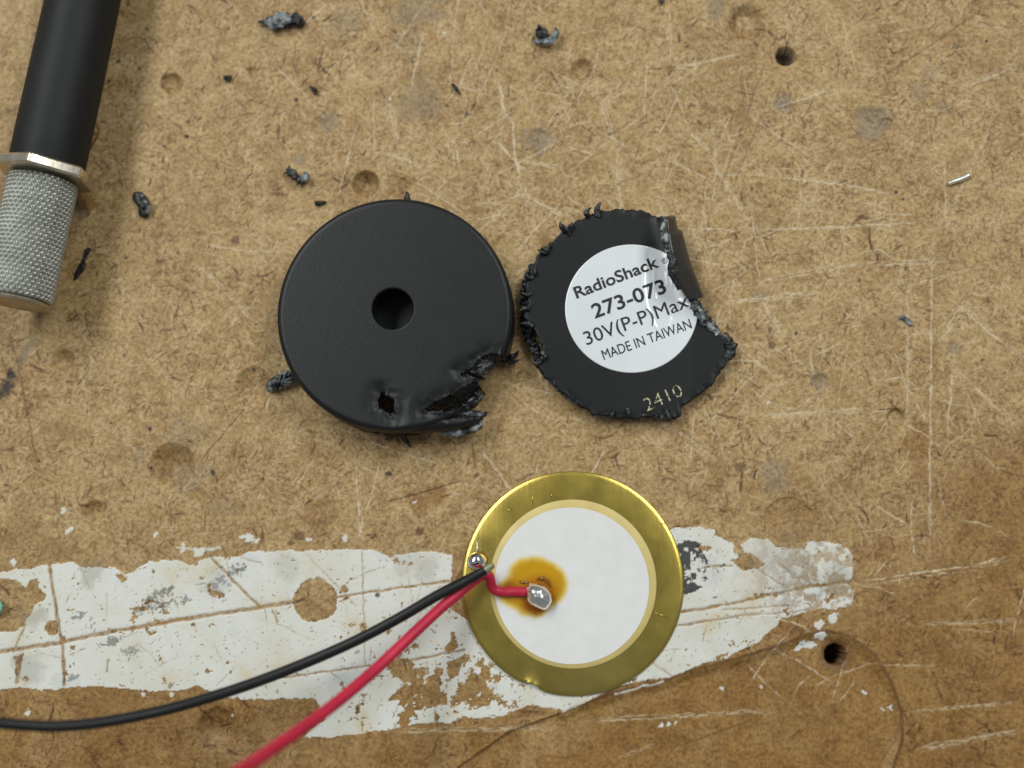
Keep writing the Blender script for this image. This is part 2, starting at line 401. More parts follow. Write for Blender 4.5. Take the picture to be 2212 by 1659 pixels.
# dents, plug marks and drilled holes (real depressions)
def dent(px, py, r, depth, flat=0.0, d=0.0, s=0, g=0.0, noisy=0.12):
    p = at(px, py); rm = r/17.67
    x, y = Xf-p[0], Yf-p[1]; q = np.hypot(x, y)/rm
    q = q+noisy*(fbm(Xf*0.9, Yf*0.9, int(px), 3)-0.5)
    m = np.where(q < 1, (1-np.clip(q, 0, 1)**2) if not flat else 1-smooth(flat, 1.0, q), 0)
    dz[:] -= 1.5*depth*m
    if d: dirt_shade[:] = np.maximum(dirt_shade, d*(1-smooth(.75, 1.1, q)))  # shading of the dent painted in as a brown tint
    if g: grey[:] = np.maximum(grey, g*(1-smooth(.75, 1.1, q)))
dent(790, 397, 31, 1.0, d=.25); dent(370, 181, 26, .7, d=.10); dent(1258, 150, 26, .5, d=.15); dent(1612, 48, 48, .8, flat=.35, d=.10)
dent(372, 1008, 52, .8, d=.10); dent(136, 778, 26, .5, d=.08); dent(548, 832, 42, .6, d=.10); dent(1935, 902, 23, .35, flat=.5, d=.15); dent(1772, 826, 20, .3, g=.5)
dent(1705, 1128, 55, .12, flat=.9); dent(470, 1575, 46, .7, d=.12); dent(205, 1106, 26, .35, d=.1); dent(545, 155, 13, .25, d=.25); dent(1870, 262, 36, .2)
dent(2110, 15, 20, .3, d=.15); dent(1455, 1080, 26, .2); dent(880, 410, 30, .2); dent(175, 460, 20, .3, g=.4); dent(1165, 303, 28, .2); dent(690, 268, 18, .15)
def hole(px, py, r, depth, tilt=0.0):
    p = at(px, py); q = np.hypot(Xf-p[0], Yf-p[1])/(r/17.67)
    dz[:] = np.where(q < 1, -depth+0.25*fbm(Xf, Yf, 3, 3), dz-0.15*np.exp(-((q-1)/0.25)**2))
    return q
q = hole(1697, 121, 21, 2.6); grey[:] = np.where(q < 1.05, 1.0, grey); ink[:] = np.where(q < 1.0, .45, ink)  # grey hole floor, with its darkness painted in
q = hole(1806, 1415, 22, 7.0); dirt_shade[:] = np.maximum(dirt_shade, 0.8*np.exp(-((q-1)/0.6)**2)*(q > 1)+(q <= 1)*0.9)  # hole and the board round its mouth tinted darker

# routed outline at the lower right: a shallow step, the lip's shading painted as a dark line
groove = [(1217, 1538), (1330, 1495), (1439, 1470), (1500, 1446), (1600, 1420), (1680, 1395), (1740, 1372), (1790, 1364), (1840, 1376), (1890, 1415), (1925, 1470), (1948, 1540), (1950, 1600), (1930, 1659), (1900, 1720)]
gp = [tuple(at(*p)[:2]) for p in groove]
inside = in_poly(Xf, Yf, gp+[tuple(at(1100, 1720)[:2]), tuple(at(900, 1720)[:2]), tuple(at(1100, 1580)[:2])])
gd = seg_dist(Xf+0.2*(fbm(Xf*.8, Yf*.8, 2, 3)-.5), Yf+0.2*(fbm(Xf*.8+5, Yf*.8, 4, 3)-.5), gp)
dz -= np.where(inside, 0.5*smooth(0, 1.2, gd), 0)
dirt_shade[:] = np.maximum(dirt_shade, 0.85*np.exp(-(gd/0.2)**2)*(0.5+fbm(Xf*.5, Yf*.5, 77, 2)))
varn_shade[:] = np.clip(np.where(inside, np.maximum(varn_shade, 0.62+0.25*(fbm(Xf/3, Yf/3, 71, 4)-.5)*2), varn_shade), 0, 1)
dark[inside] *= 0.55; light[inside] *= 0.45

# the old white paint
PL = [(-80, 1238), (0, 1234), (60, 1229), (108, 1222), (162, 1213), (185, 1227), (247, 1224), (270, 1241), (288, 1236), (324, 1214), (383, 1210), (414, 1224), (455, 1201), (522, 1203), (535, 1194), (599, 1189),
      (806, 1190), (846, 1205), (855, 1199), (909, 1191), (981, 1196), (976, 1260), (968, 1315), (1010, 1340), (1100, 1300), (1300, 1180), (1440, 1150), (1459, 1141), (1507, 1140), (1545, 1144), (1543, 1156), (1567, 1167),
      (1585, 1172), (1588, 1200), (1598, 1180), (1623, 1161), (1659, 1165), (1679, 1181), (1711, 1187), (1735, 1187), (1751, 1167), (1807, 1171), (1835, 1189), (1847, 1219), (1841, 1251), (1826, 1262), (1847, 1279), (1843, 1311),
      (1787, 1315), (1727, 1327), (1687, 1335), (1679, 1349), (1639, 1383), (1607, 1399), (1567, 1423), (1527, 1431), (1495, 1443), (1439, 1466), (1375, 1473), (1310, 1492), (1217, 1536), (1150, 1522), (1090, 1545),
      (1040, 1553), (960, 1560), (880, 1566), (830, 1577), (720, 1592), (655, 1594), (700, 1555), (690, 1520), (675, 1507), (608, 1507), (518, 1513), (477, 1502), (428, 1482), (378, 1493), (279, 1489), (225, 1484), (100, 1488), (0, 1489), (-80, 1490)]
ragx = Xf+0.85*(fbm(Xf*.55, Yf*.55, 21, 5, .7)-.5); ragy = Yf+0.85*(fbm(Xf*.55+7, Yf*.55, 23, 5, .7)-.5)
def pmask(px): return in_poly(ragx, ragy, [tuple(at(*p)[:2]) for p in px])
P = pmask(PL)
for bare in ([(-80, 1248), (0, 1250), (19, 1249), (34, 1255), (57, 1272), (67, 1252), (80, 1247), (86, 1257), (83, 1269), (94, 1278), (100, 1281), (96, 1296), (85, 1300), (75, 1310), (60, 1334), (52, 1352), (40, 1362), (0, 1366), (-80, 1370)],
             [(98, 1362), (104, 1345), (122, 1338), (126, 1352), (124, 1372), (105, 1372)], [(247, 1240), (262, 1236), (275, 1250), (262, 1258)],
             [(1598, 1200), (1620, 1194), (1655, 1222), (1635, 1230), (1602, 1234), (1580, 1212)], [(1585, 1165), (1600, 1175), (1612, 1200), (1596, 1210)],
             [(845, 1500), (880, 1482), (920, 1480), (950, 1478), (940, 1492), (900, 1500), (880, 1512), (840, 1515)], [(955, 1400), (985, 1382), (990, 1400), (972, 1412)], [(965, 1430), (1000, 1420), (990, 1460), (972, 1470)],
             [(34, 1415), (52, 1412), (48, 1440), (36, 1470)]):
    P &= ~pmask(bare)
cpt = at(681, 1296); P &= ~(np.hypot(ragx-cpt[0]+.1*(Xf-ragx), ragy-cpt[1]) < 46/17.67)
lost = zero()
for k, (p, wd, v) in enumerate([([(108, 1222), (112, 1262), (125, 1340), (135, 1400), (140, 1480)], 7, 1), ([(-20, 1410), (60, 1400), (130, 1388), (220, 1368), (380, 1340), (560, 1312), (640, 1300)], 9, 1),
        ([(722, 1291), (850, 1272), (978, 1254)], 5, 1), ([(600, 1466), (720, 1448), (800, 1438)], 4, .9), ([(860, 1432), (920, 1420), (1000, 1404)], 5, .9), ([(455, 1203), (500, 1250), (560, 1310)], 5, 1),
        ([(1475, 1322), (1600, 1300), (1720, 1272), (1845, 1254)], 6, 1), ([(1460, 1352), (1560, 1337), (1640, 1325)], 4, .8), ([(1590, 1330), (1760, 1318)], 3, .7), ([(1560, 1318), (1700, 1308)], 3, .7),
        ([(1630, 1225), (1700, 1270)], 3, .8), ([(660, 1195), (770, 1310)], 2, .5), ([(783, 1190), (788, 1440)], 2, .8), ([(30, 1410), (55, 1350)], 5, .8), ([(45, 1425), (36, 1475)], 7, .9), ([(1520, 1225), (1580, 1222)], 4, .9),
        ([(520, 1205), (565, 1217)], 3, .6), ([(300, 1390), (350, 1440)], 2, .4), ([(1395, 1420), (1450, 1460)], 3, .6), ([(590, 1320), (600, 1345)], 5, .9), ([(230, 1450), (235, 1425)], 3, .7)]):
    scratch(lost, p, wd, v, jit=.08, ragged=.25, seed=k+800, z=0.03)
for k in range(70):
    cx, cy = rng.uniform(0, 1840), rng.uniform(1190, 1490); a = rng.uniform(0, math.pi); L = rng.uniform(8, 45)
    scratch(lost, [(cx-L*math.cos(a), cy-L*math.sin(a)), (cx+L*math.cos(a), cy+L*math.sin(a))], rng.uniform(1, 2.2), rng.uniform(.25, .8), jit=.06, ragged=.7, seed=1300+k)
chipn = fbm(Xf*.55, Yf*.55, 31, 5, .62)
wearz = 0.10*gauss(1000, 1480, 6)+0.10*gauss(900, 1450, 4)+0.14*gauss(1060, 1480, 4)+0.12*gauss(850, 1560, 7)+0.05*gauss(1130, 1520, 4)+0.05*gauss(1700, 1330, 5)+0.06*gauss(980, 1540, 5)
flecks = chipn > 0.735-wearz
micro = fbm(Xf*2.2, Yf*2.2, 41, 3) > 0.805-0.55*wearz
alpha = np.where(P & ~flecks & ~micro, 1.0, 0.0)*(1-lost)
# thin, rubbed paint toward the right end
thin = np.clip(0.55*gauss(1820, 1230, 6)+0.5*gauss(1790, 1300, 5)+0.25*gauss(1700, 1220, 8), 0, .75)
alpha *= 1-thin*smooth(.35, .6, fbm(Xf*1.2, Yf*1.2, 51, 4, .7))
for k, (px, py, r) in enumerate([(537, 1163, 12), (525, 1160, 8), (555, 1168, 9), (150, 1145, 10), (136, 1101, 8), (335, 1155, 8), (430, 1190, 14), (395, 1184, 10), (30, 1215, 9), (745, 1160, 9), (1925, 1530, 8), (1910, 1535, 6), (1560, 1488, 5),
        (1645, 1485, 4), (1870, 1497, 5), (1750, 1393, 16), (1775, 1375, 12), (1768, 1350, 14), (1800, 1335, 10), (1730, 1398, 10), (1430, 1568, 6), (1460, 1563, 6), (1445, 1566, 5), (370, 1500, 8), (60, 1540, 8), (500, 1545, 6), (310, 1500, 7),
        (843, 215, 4), (960, 72, 6), (910, 110, 3), (1160, 1150, 8), (665, 1165, 8), (1660, 870, 5), (895, 1085, 5)]):
    fleck(alpha, px, py, r*1.25, .95, fr=2.6 if r < 10 else 1.6, seed=900+k, sq=.5 if k % 2 else .75, rot=.2*k, dens=.64)
for p, wd in (([(1310, 1490), (1260, 1515), (1215, 1537)], 6), ([(1430, 1472), (1330, 1500)], 4), ([(440, 1187), (475, 1184)], 6), ([(380, 1182), (430, 1188)], 4)): scratch(alpha, p, wd, .9, seed=int(p[0][0]), ragged=.4)
paint = np.clip(alpha, 0, 1)
dz += 0.05*paint
# soot and grey rubbing on the paint
inkn = fbm(Xf*1.3, Yf*1.3, 61, 4, .65)
bp = in_poly(ragx, ragy, [tuple(at(*p)[:2]) for p in [(1440, 1168), (1486, 1168), (1508, 1174), (1520, 1198), (1534, 1222), (1524, 1252), (1518, 1270), (1496, 1282), (1440, 1290)]])
ink[:] = np.maximum(ink, np.where(bp, .97*smooth(.40, .46, inkn), 0))
for (px, py, r, v) in [(360, 1274, 16, .9), (340, 1300, 40, .8), (390, 1300, 18, .7), (505, 1232, 26, .75), (520, 1228, 12, .9), (470, 1262, 26, .6), (170, 1330, 14, .8), (192, 1352, 14, .85), (240, 1385, 22, .8), (280, 1410, 24, .6), (160, 1464, 12, .7), (150, 1462, 10, .7), (370, 1480, 9, .7), (400, 1290, 12, .8), (300, 1318, 14, .6), (770, 1410, 9, .6), (1560, 1220, 8, .9), (1545, 1290, 5, .8)]:
    fleck(ink, px, py, r*1.6, v*.8, fr=2.8, seed=int(px*7), sq=.5, rot=.35, dens=.49, soft=.10)
for (px, py, r, v) in [(200, 1240, 30, .55), (70, 1330, 28, .6), (60, 1440, 40, .5), (470, 1250, 40, .35), (880, 1210, 40, .3), (1700, 1215, 80, .35), (1800, 1250, 50, .5), (920, 1230, 30, .4), (620, 1220, 30, .3)]:
    blob(grey, px, py, r, v, fr=.6, seed=int(px*3))

plug = at(1705, 1128); qp = np.hypot(Xf-plug[0], Yf-plug[1])*17.67/55
for arr_, f_ in ((dark, .45), (light, .35), (scr, .3), (paint, 0.0)): arr_[:] = np.where(qp < 1, arr_*f_, arr_)
varn_shade[:] = np.where(qp < 1, np.maximum(varn_shade, .45), varn_shade)
# relief
dz += 0.02*(fbm(Xf/1.1, Yf/1.1, 91, 4, .6)-.5)*(1-.6*paint) + 0.012*(light-dark)*(1-paint) - 0.01*scr
Z = np.zeros(X.shape); Z[fine] = dz
def full(a, fill):
    o = np.full(X.shape, float(fill)); o[fine] = a; return o
A = np.stack([full(dark, .12), full(light, .12), full(scr, 0), full(paint, 0)], -1)
Bc = np.stack([full(varn_shade, .25), full(np.clip(ink, 0, 1), 0), full(np.clip(grey, 0, 1), 0), full(np.clip(dirt_shade, 0, 1), 0)], -1)  # stains, plus the shading painted into dents and the routed lip
me = bpy.data.meshes.new('workbench_top')
idx = np.arange(NX*NY).reshape(NX, NY)
quads = np.stack([idx[:-1, :-1], idx[1:, :-1], idx[1:, 1:], idx[:-1, 1:]], -1).reshape(-1, 4)
me.vertices.add(NX*NY); me.vertices.foreach_set('co', (np.stack([X, Y, Z], -1).reshape(-1)*S).astype(np.float32))
me.loops.add(quads.size); me.loops.foreach_set('vertex_index', quads.reshape(-1).astype(np.int32))
me.polygons.add(len(quads)); me.polygons.foreach_set('loop_start', np.arange(0, quads.size, 4, dtype=np.int32))
me.polygons.foreach_set('loop_total', np.full(len(quads), 4, dtype=np.int32))
me.polygons.foreach_set('use_smooth', np.ones(len(quads), bool))
me.update(calc_edges=True)
for nm, arr in (('fibre', A), ('stain', Bc)):
    at_ = me.attributes.new(nm, 'FLOAT_COLOR', 'POINT'); at_.data.foreach_set('color', arr.reshape(-1).astype(np.float32))
bench = bpy.data.objects.new('workbench_top', me); C.objects.link(bench)
tag(bench, 'scarred tan hardboard bench top with a strip of chipped white paint', 'workbench', kind='structure')

m, nt, b = newmat('hardboard')
def attr(nm):
    a = node(nt, 'ShaderNodeAttribute', attribute_name=nm, attribute_type='GEOMETRY')
    s = node(nt, 'ShaderNodeSeparateColor'); nt.links.new(a.outputs['Color'], s.inputs[0])
    return s.outputs[0], s.outputs[1], s.outputs[2], a.outputs['Alpha']
fd, fl, fs, fp = attr('fibre'); sv, si, sg, sd = attr('stain')
tc = node(nt, 'ShaderNodeTexCoord')
nA = noise_node(nt, 90, 5, .6, tc.outputs['Object']); nB = noise_node(nt, 2000, 5, .75, tc.outputs['Object']); nC = noise_node(nt, 3600, 2, .6, tc.outputs['Object'])
nD = noise_node(nt, 420, 4, .65, tc.outputs['Object'])
base = ramp(nt, nA.outputs[0], [(.3, (.335, .209, .086)), (.5, (.39, .255, .110)), (.72, (.437, .299, .140))]).outputs[0]
md = node(nt, 'ShaderNodeMix', data_type='RGBA', blend_type='MULTIPLY'); md.inputs['Factor'].default_value = .9
nt.links.new(base, md.inputs[6]); nt.links.new(ramp(nt, nD.outputs[0], [(.30, (.72, .64, .52)), (.5, (1, 1, 1)), (.70, (1.18, 1.22, 1.30))]).outputs[0], md.inputs[7]); base = md.outputs[2]
fine1 = ramp(nt, nB.outputs[0], [(.33, (.50, .43, .36)), (.5, (1, 1, 1)), (.67, (1.38, 1.45, 1.58))]).outputs[0]
mm = node(nt, 'ShaderNodeMix', data_type='RGBA', blend_type='MULTIPLY'); mm.inputs['Factor'].default_value = .9
nt.links.new(base, mm.inputs[6]); nt.links.new(fine1, mm.inputs[7]); col = mm.outputs[2]
col = mix(nt, math_n(nt, 'MULTIPLY', fd, 1.0, True), col, (.115, .048, .018))
col = mix(nt, math_n(nt, 'MULTIPLY', fl, .66), col, (.63, .49, .29))
mv = node(nt, 'ShaderNodeMix', data_type='RGBA', blend_type='MULTIPLY')
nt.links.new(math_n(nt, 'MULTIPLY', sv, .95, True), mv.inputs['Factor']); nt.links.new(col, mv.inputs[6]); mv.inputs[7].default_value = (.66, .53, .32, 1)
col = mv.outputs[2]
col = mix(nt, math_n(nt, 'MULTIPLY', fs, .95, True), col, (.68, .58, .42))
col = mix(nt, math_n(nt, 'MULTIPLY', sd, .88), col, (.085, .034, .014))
pc = ramp(nt, noise_node(nt, 160, 4, .6, tc.outputs['Object']).outputs[0], [(.30, (.61, .545, .40)), (.42, (.64, .625, .56)), (.58, (.68, .68, .64)), (.72, (.57, .585, .57))]).outputs[0]
pspk = math_n(nt, 'GREATER_THAN', noise_node(nt, 1900, 2, .5, tc.outputs['Object']).outputs[0], .675)
pc = mix(nt, math_n(nt, 'MULTIPLY', pspk, .55), pc, (.32, .26, .18))
col = mix(nt, fp, col, pc)
col = mix(nt, math_n(nt, 'MULTIPLY', sg, .60), col, (.16, .145, .125))
col = mix(nt, math_n(nt, 'MULTIPLY', si, .95), col, (.012, .013, .016))
nt.links.new(col, b.inputs['Base Color'])
rg = math_n(nt, 'SUBTRACT', .62, math_n(nt, 'MULTIPLY', sv, .18)); rg = math_n(nt, 'SUBTRACT', rg, math_n(nt, 'MULTIPLY', fp, .08))
nt.links.new(rg, b.inputs['Roughness']); b.inputs['Specular IOR Level'].default_value = .35
bsum = math_n(nt, 'ADD', nB.outputs[0], math_n(nt, 'MULTIPLY', nC.outputs[0], .4))
bump(nt, b, bsum, .35, .00008)
me.materials.append(m)
#OBJECTS
# ------------------------------------------------------------------ black buzzer case, torn at the rim
TOPZ = 5.4
cl = at(603, 680, TOPZ-.6); cr = at(1104, 680, TOPZ-.6)
RC = (cr[0]-cl[0])/2*1.015; cc = at(852, 676, TOPZ); cc = np.array([(cl[0]+cr[0])/2, cc[1], 0.0])
case = thing('buzzer_case', (cc[0], cc[1], 0), 'round black plastic buzzer case with a centre hole and a torn rim', 'buzzer case')
hc = at(848, 667, TOPZ); HR = (at(893, 667, TOPZ)[0]-at(803, 667, TOPZ)[0])/2
prof = []
BV = 0.75
nr = 54
for k in range(nr+1): prof.append((k/nr, None, TOPZ))
for k in range(1, 8):
    a = k/8*math.pi/2; prof.append((RC-BV+BV*math.sin(a), 1, TOPZ-BV+BV*math.cos(a)))
for k in range(0, 15): prof.append((RC+0.10*k/14, 1, (TOPZ-BV)*(1-k/14)))
NT = 420; m_ = len(prof)
V = np.zeros((NT, m_, 3))
th = np.linspace(0, 2*math.pi, NT, endpoint=False)
for j, (r, fl_, z) in enumerate(prof):
    if fl_ is None:
        hx, hy = hc[0]+HR*np.cos(th), hc[1]+HR*np.sin(th); rx, ry = cc[0]+(RC-BV)*np.cos(th), cc[1]+(RC-BV)*np.sin(th)
        V[:, j, 0] = hx*(1-r)+rx*r; V[:, j, 1] = hy*(1-r)+ry*r
    else:
        V[:, j, 0] = cc[0]+r*np.cos(th); V[:, j, 1] = cc[1]+r*np.sin(th)
    V[:, j, 2] = z
bite = [(1130, 762), (1094, 766), (1060, 764), (1040, 770), (1024, 789), (1014, 797), (993, 809), (1010, 816), (1027, 823), (1005, 834), (973, 853), (938, 869), (914, 888), (960, 889), (1010, 890), (1060, 895), (1140, 880)]
slot = [(824, 846), (840, 858), (852, 866), (852, 900), (846, 900), (838, 893), (816, 879), (817, 862)]
bw = ats(bite, TOPZ); sw = ats(slot, TOPZ)
cenx = V[..., 0]; ceny = V[..., 1]
dts = np.minimum(seg_dist(cenx, ceny, bw), seg_dist(cenx, ceny, list(sw)+[sw[0]]))
topmask = np.array([[1.0 if p[2] >= TOPZ-.01 else 0.5 for p in prof]])
V[..., 2] -= topmask*(0.34*np.exp(-(dts/1.1)**2)*fbm(cenx*.9, ceny*.9, 5, 2)*1.6)
V[..., 2] += topmask*0.22*np.exp(-(dts/.35)**2)*(fbm(cenx*2.3, ceny*2.3, 15, 2)-.35)
jit = np.where(dts < .7, .16, 0)
V[..., 0] += jit*(fbm(cenx*3, ceny*3, 9, 2)-.5); V[..., 1] += jit*(fbm(cenx*3, ceny*3, 19, 2)-.5)
Q = (V[:, :-1]+np.roll(V, -1, 0)[:, :-1]+V[:, 1:]+np.roll(V, -1, 0)[:, 1:])/4
is_top = np.array([(prof[j][1] is None and prof[j+1][1] is None) or prof[j][2] > TOPZ-BV*.95 for j in range(m_-1)])[None]
cut = in_poly(Q[..., 0], Q[..., 1], bw) | in_poly(Q[..., 0], Q[..., 1], sw)
adeg = ((360-np.degrees(th)) % 360)[:, None]*np.ones((1, m_-1))
gone = np.where(is_top, cut, ((adeg > 23) & (adeg < 71.5)) | ((adeg > 97) & (adeg < 100.5) & (Q[..., 2] < 3.0+n1(adeg*2, 3))))
F = [(i*m_+j, ((i+1) % NT)*m_+j, ((i+1) % NT)*m_+j+1, i*m_+j+1) for i in range(NT) for j in range(m_-1) if not gone[i, j]]
body = mk('case_shell', V.reshape(-1, 3), F, 'case_plastic', case, autosharp=50)
bm = bmesh.new(); bm.from_mesh(body.data)
bmesh.ops.delete(bm, geom=[v for v in bm.verts if not v.link_faces], context='VERTS'); bm.to_mesh(body.data); bm.free()
# make normals point out/up, then thicken inward
if body.data.polygons[0].normal.z < 0: body.data.flip_normals()
solidify(body, 0.85, -1)

V, F = lathe([(HR+.55, TOPZ-.5), (HR+.55, TOPZ-5.0), (HR+.02, TOPZ-5.0), (HR+.02, TOPZ-.5)], 90, hc)
V = np.array(V); V = np.vstack([V, [[hc[0]+(HR+.3)*math.cos(a), hc[1]+(HR+.3)*math.sin(a), TOPZ-4.9] for a in np.linspace(0, 2*math.pi, 60, endpoint=False)]]); F.append(list(range(len(V)-60, len(V))))
mk('hole_blackout', V, F, 'case_plastic', case, autosharp=40)  # black collar and floor added so the hole stays dark
# the strip of rim peeled outwards
sp = catmull(ats([(846, 908, 3.5), (880, 912, 3.6), (920, 915, 3.6), (960, 914, 3.5), (1003, 910, 3.3), (1044, 903, 3.0)]), 70)
V, F = tube_geo(sp, [1.0, 1.25, 1.18, 1.08, .95, .75, .15], 22, rough=.16, seed=5, nfreq=1.2, flat=1.25)
sk = np.linspace(0, 1, 70).repeat(22)
V[:, 2] = np.where(sk > .55, V[:, 2]+0.16*np.sin(sk*95)*(sk-.55)/.45, V[:, 2])
strip = mk('torn_strip', V, F, 'case_plastic', case); strip['label'] = 'strip of case rim peeled outwards'
V, F = tube_geo(catmull(ats([(952, 934, 2.2), (978, 934, 2.4), (1004, 930, 2.4), (1030, 922, 2.4), (1042, 913, 2.5)]), 40), [.25, .55, .5, .5, .2], 12, rough=.6, seed=8, nfreq=2.5)
mk('torn_edge', V, F, 'torn_white', strip)
V, F = tube_geo(catmull(ats([(985, 899, 3.3), (1010, 897, 3.25), (1040, 896, 3.0), (1052, 889, 2.9)]), 40), [.2, .5, .42, .06], 12, rough=.55, seed=11, nfreq=2.5)
mk('torn_edge', V, F, 'torn_plastic', strip)
# torn top plate folded down into the gap
V, F = loft(ats([(918, 884, 4.1), (938, 868, 4.3), (973, 852, 4.4), (1005, 833, 4.4), (1028, 822, 4.3)]), ats([(925, 888, 1.6), (958, 884, 1.0), (992, 878, .9), (1018, 864, 1.6), (1042, 842, 2.4)]), 50, 16, bulge=-.35, rough=.6, seed=21, fu=.5, fv=5)
o = mk('torn_flap', V, F, 'torn_dark', case); solidify(o, .5, 0)
V, F = loft(ats([(985, 886, 2.6), (1005, 872, 3.1), (1025, 852, 3.3), (1036, 840, 3.2)]), ats([(1000, 892, 1.6), (1024, 880, 2.2), (1040, 862, 2.3), (1046, 850, 2.0)]), 36, 8, rough=.5, seed=29, fu=4, fv=3)
o = mk('torn_flap', V, F, 'torn_plastic', case); solidify(o, .35, 0)
V, F = loft(ats([(1012, 800, 4.5), (1026, 788, 4.6), (1042, 770, 4.5), (1062, 764, 4.3)]), ats([(1052, 806, 3.5), (1064, 792, 3.7), (1078, 778, 3.2), (1098, 768, 2.8)]), 30, 14, bulge=.35, rough=.35, seed=33, fu=3, fv=1.5)
o = mk('torn_flap', V, F, 'torn_dark', case); solidify(o, .4, 0)
V, F = loft(ats([(1014, 802, 4.7), (1035, 796, 4.8), (1062, 780, 4.7)]), ats([(1034, 812, 4.0), (1052, 806, 4.4), (1068, 790, 4.2)]), 24, 8, bulge=.3, rough=.3, seed=35, fu=3, fv=3)
o = mk('torn_flap', V, F, 'torn_plastic', case); solidify(o, .25, 0)
V, F = loft(ats([(992, 812, 4.5), (1010, 806, 4.3), (1030, 812, 3.6)]), ats([(1005, 818, 4.5), (1022, 824, 4.4), (1050, 818, 2.9)]), 20, 8, rough=.2, seed=38, fu=3, fv=2)
o = mk('torn_flap', V, F, 'torn_dark', case); solidify(o, .4, 0)
V, F = loft(ats([(852, 864, 4.5), (862, 868, 4.6), (880, 876, 4.6), (905, 887, 4.5)]), ats([(853, 884, 4.3), (870, 888, 4.25), (885, 893, 4.2), (908, 896, 4.15)]), 24, 8, bulge=.2, rough=.35, seed=41, fu=4, fv=4)
o = mk('torn_flap', V, F, 'torn_plastic', case); solidify(o, .3, 0)
for p in ([(842, 925, 1.6), (842, 940, .9), (832, 952, .5)], [(850, 926, 1.6), (846, 942, .7), (838, 950, .4)], [(866, 930, 1.2), (874, 948, .7), (888, 966, .4)], [(881, 436, 1.6), (880, 424, 1.6), (879, 413, 1.7)], [(1104, 772, 2.6), (1112, 768, 2.0), (1120, 758, 1.5)], [(1095, 775, 1.6), (1108, 782, 1.0), (1122, 778, .7)], [(848, 896, 4.4), (856, 908, 4.6), (852, 918, 3.8)]):
    V, F = tube_geo(catmull(ats(p), 14), [.42, .34, .05], 9, rough=.4, seed=int(p[0][0]))
    mk('burr', V, F, 'torn_dark', case)

# ------------------------------------------------------------------ the back plate with its paper label
PC = (1352, 680)
outline = [(1302, 455), (1342, 452), (1372, 453), (1398, 461), (1422, 470), (1440, 470), (1446, 485), (1457, 512), (1472, 560), (1487, 600), (1498, 633), (1507, 652), (1520, 678), (1536, 698), (1556, 724), (1572, 733), (1579, 750),
           (1573, 778), (1556, 806), (1531, 836), (1504, 858), (1474, 879), (1471, 895), (1450, 903), (1428, 897), (1408, 900), (1365, 903), (1325, 900), (1295, 897), (1258, 881), (1238, 865), (1205, 841), (1180, 815), (1162, 785),
           (1170, 766), (1168, 742), (1156, 714), (1138, 690), (1132, 675), (1140, 652), (1136, 628), (1140, 606), (1149, 578), (1168, 543), (1190, 521), (1218, 498), (1252, 474), (1278, 462)]
def platez(px):     # plate leans: its left side is propped on the torn rim
    return 1.5 + 1.0*np.clip((1500-np.asarray(px, float))/370, 0, 1.05)
def ptop(px, py): return at(px, py, float(platez(px)))
po = ptop(*PC)
plate = thing('back_plate', (po[0], po[1], 0), 'jagged round black plastic plate with a white printed sticker and folded edge', 'back plate')
oc = catmull(outline+[outline[0]], 420)[:-1]
oc2 = oc.copy()
d0 = oc-np.array(PC); a0 = np.arctan2(d0[:, 1], d0[:, 0])
jag = (fbm(np.cos(a0)*26, np.sin(a0)*26, 3, 3)-.5)*13
jag = np.where((a0 > -.95) & (a0 < .05), jag*.4, jag)
oc2 = np.array(PC)+d0*(1+jag/np.linalg.norm(d0, axis=1))[:, None]
rings = [0.0, .3] + [round(.40+.03*k, 3) for k in range(18)] + [.93, .95, .97, .985, 1.0]
V = []
for t in rings[1:]:
    for p in (oc2-np.array(PC))*t+np.array(PC):
        q = ptop(*p); 
        edge = max(0, (t-.93)/.07)
        q[2] += edge*(0.30*(fbm(q[0]*1.7, q[1]*1.7, 4, 2)-.62))
        # upward roll near the fold
        dfold = seg_dist(np.array([p[0]]), np.array([p[1]]), [(1440, 470), (1455, 512), (1482, 600), (1505, 655)])[0]
        q[2] += .9*math.exp(-(dfold/26)**2)
        V.append(q)
n = len(oc2); nR = len(rings)-1
Fp = []
for k in range(nR-1):
    for i in range(n): Fp.append((k*n+i, k*n+(i+1) % n, (k+1)*n+(i+1) % n, (k+1)*n+i))
V.append(ptop(*PC)); ci = len(V)-1
for i in range(n): Fp.append((ci, i, (i+1) % n))
o = mk('plate_disc', V, Fp, 'plate_plastic', plate)
if o.data.polygons[0].normal.z < 0: o.data.flip_normals()
solidify(o, 1.05, -1); plate_disc = o
# folded right-hand edge
V, F = loft(ats([(1448, 466, 2.3), (1459, 508, 2.2), (1475, 558, 2.0), (1490, 598, 1.9), (1502, 642, 1.8)]), ats([(1436, 474, 5.2), (1441, 520, 5.4), (1452, 575, 5.2), (1462, 606, 4.6), (1484, 645, 3.3)]), 60, 16, rough=.10, seed=51, fu=1, fv=1)
for k in range(len(V)):
    t = (k % 16)/15; V[k][0] += 1.1*math.sin(math.pi*t)*(.5 if k//16 < 12 else 1)
fold = mk('folded_edge', V, F, 'glossy_black', plate); solidify(fold, .75, 0); fold['label'] = 'bent-up edge of the plate showing its shiny underside'
V, F = tube_geo(catmull(ats([(1437, 470, 5.0), (1435, 495, 5.3), (1438, 520, 5.5), (1442, 545, 5.4)]), 30), [.15, .5, .48, .25], 12, rough=.25, seed=3, flat=.8)
mk('torn_edge', V, F, 'torn_white', fold)
V, F = tube_geo(catmull(ats([(1446, 535, 5.3), (1452, 565, 5.2), (1456, 592, 4.9), (1468, 625, 4.2)]), 40), [.3, .6, .55, .3], 12, rough=.55, seed=13, flat=.7)
mk('torn_edge', V, F, 'torn_dark', fold)
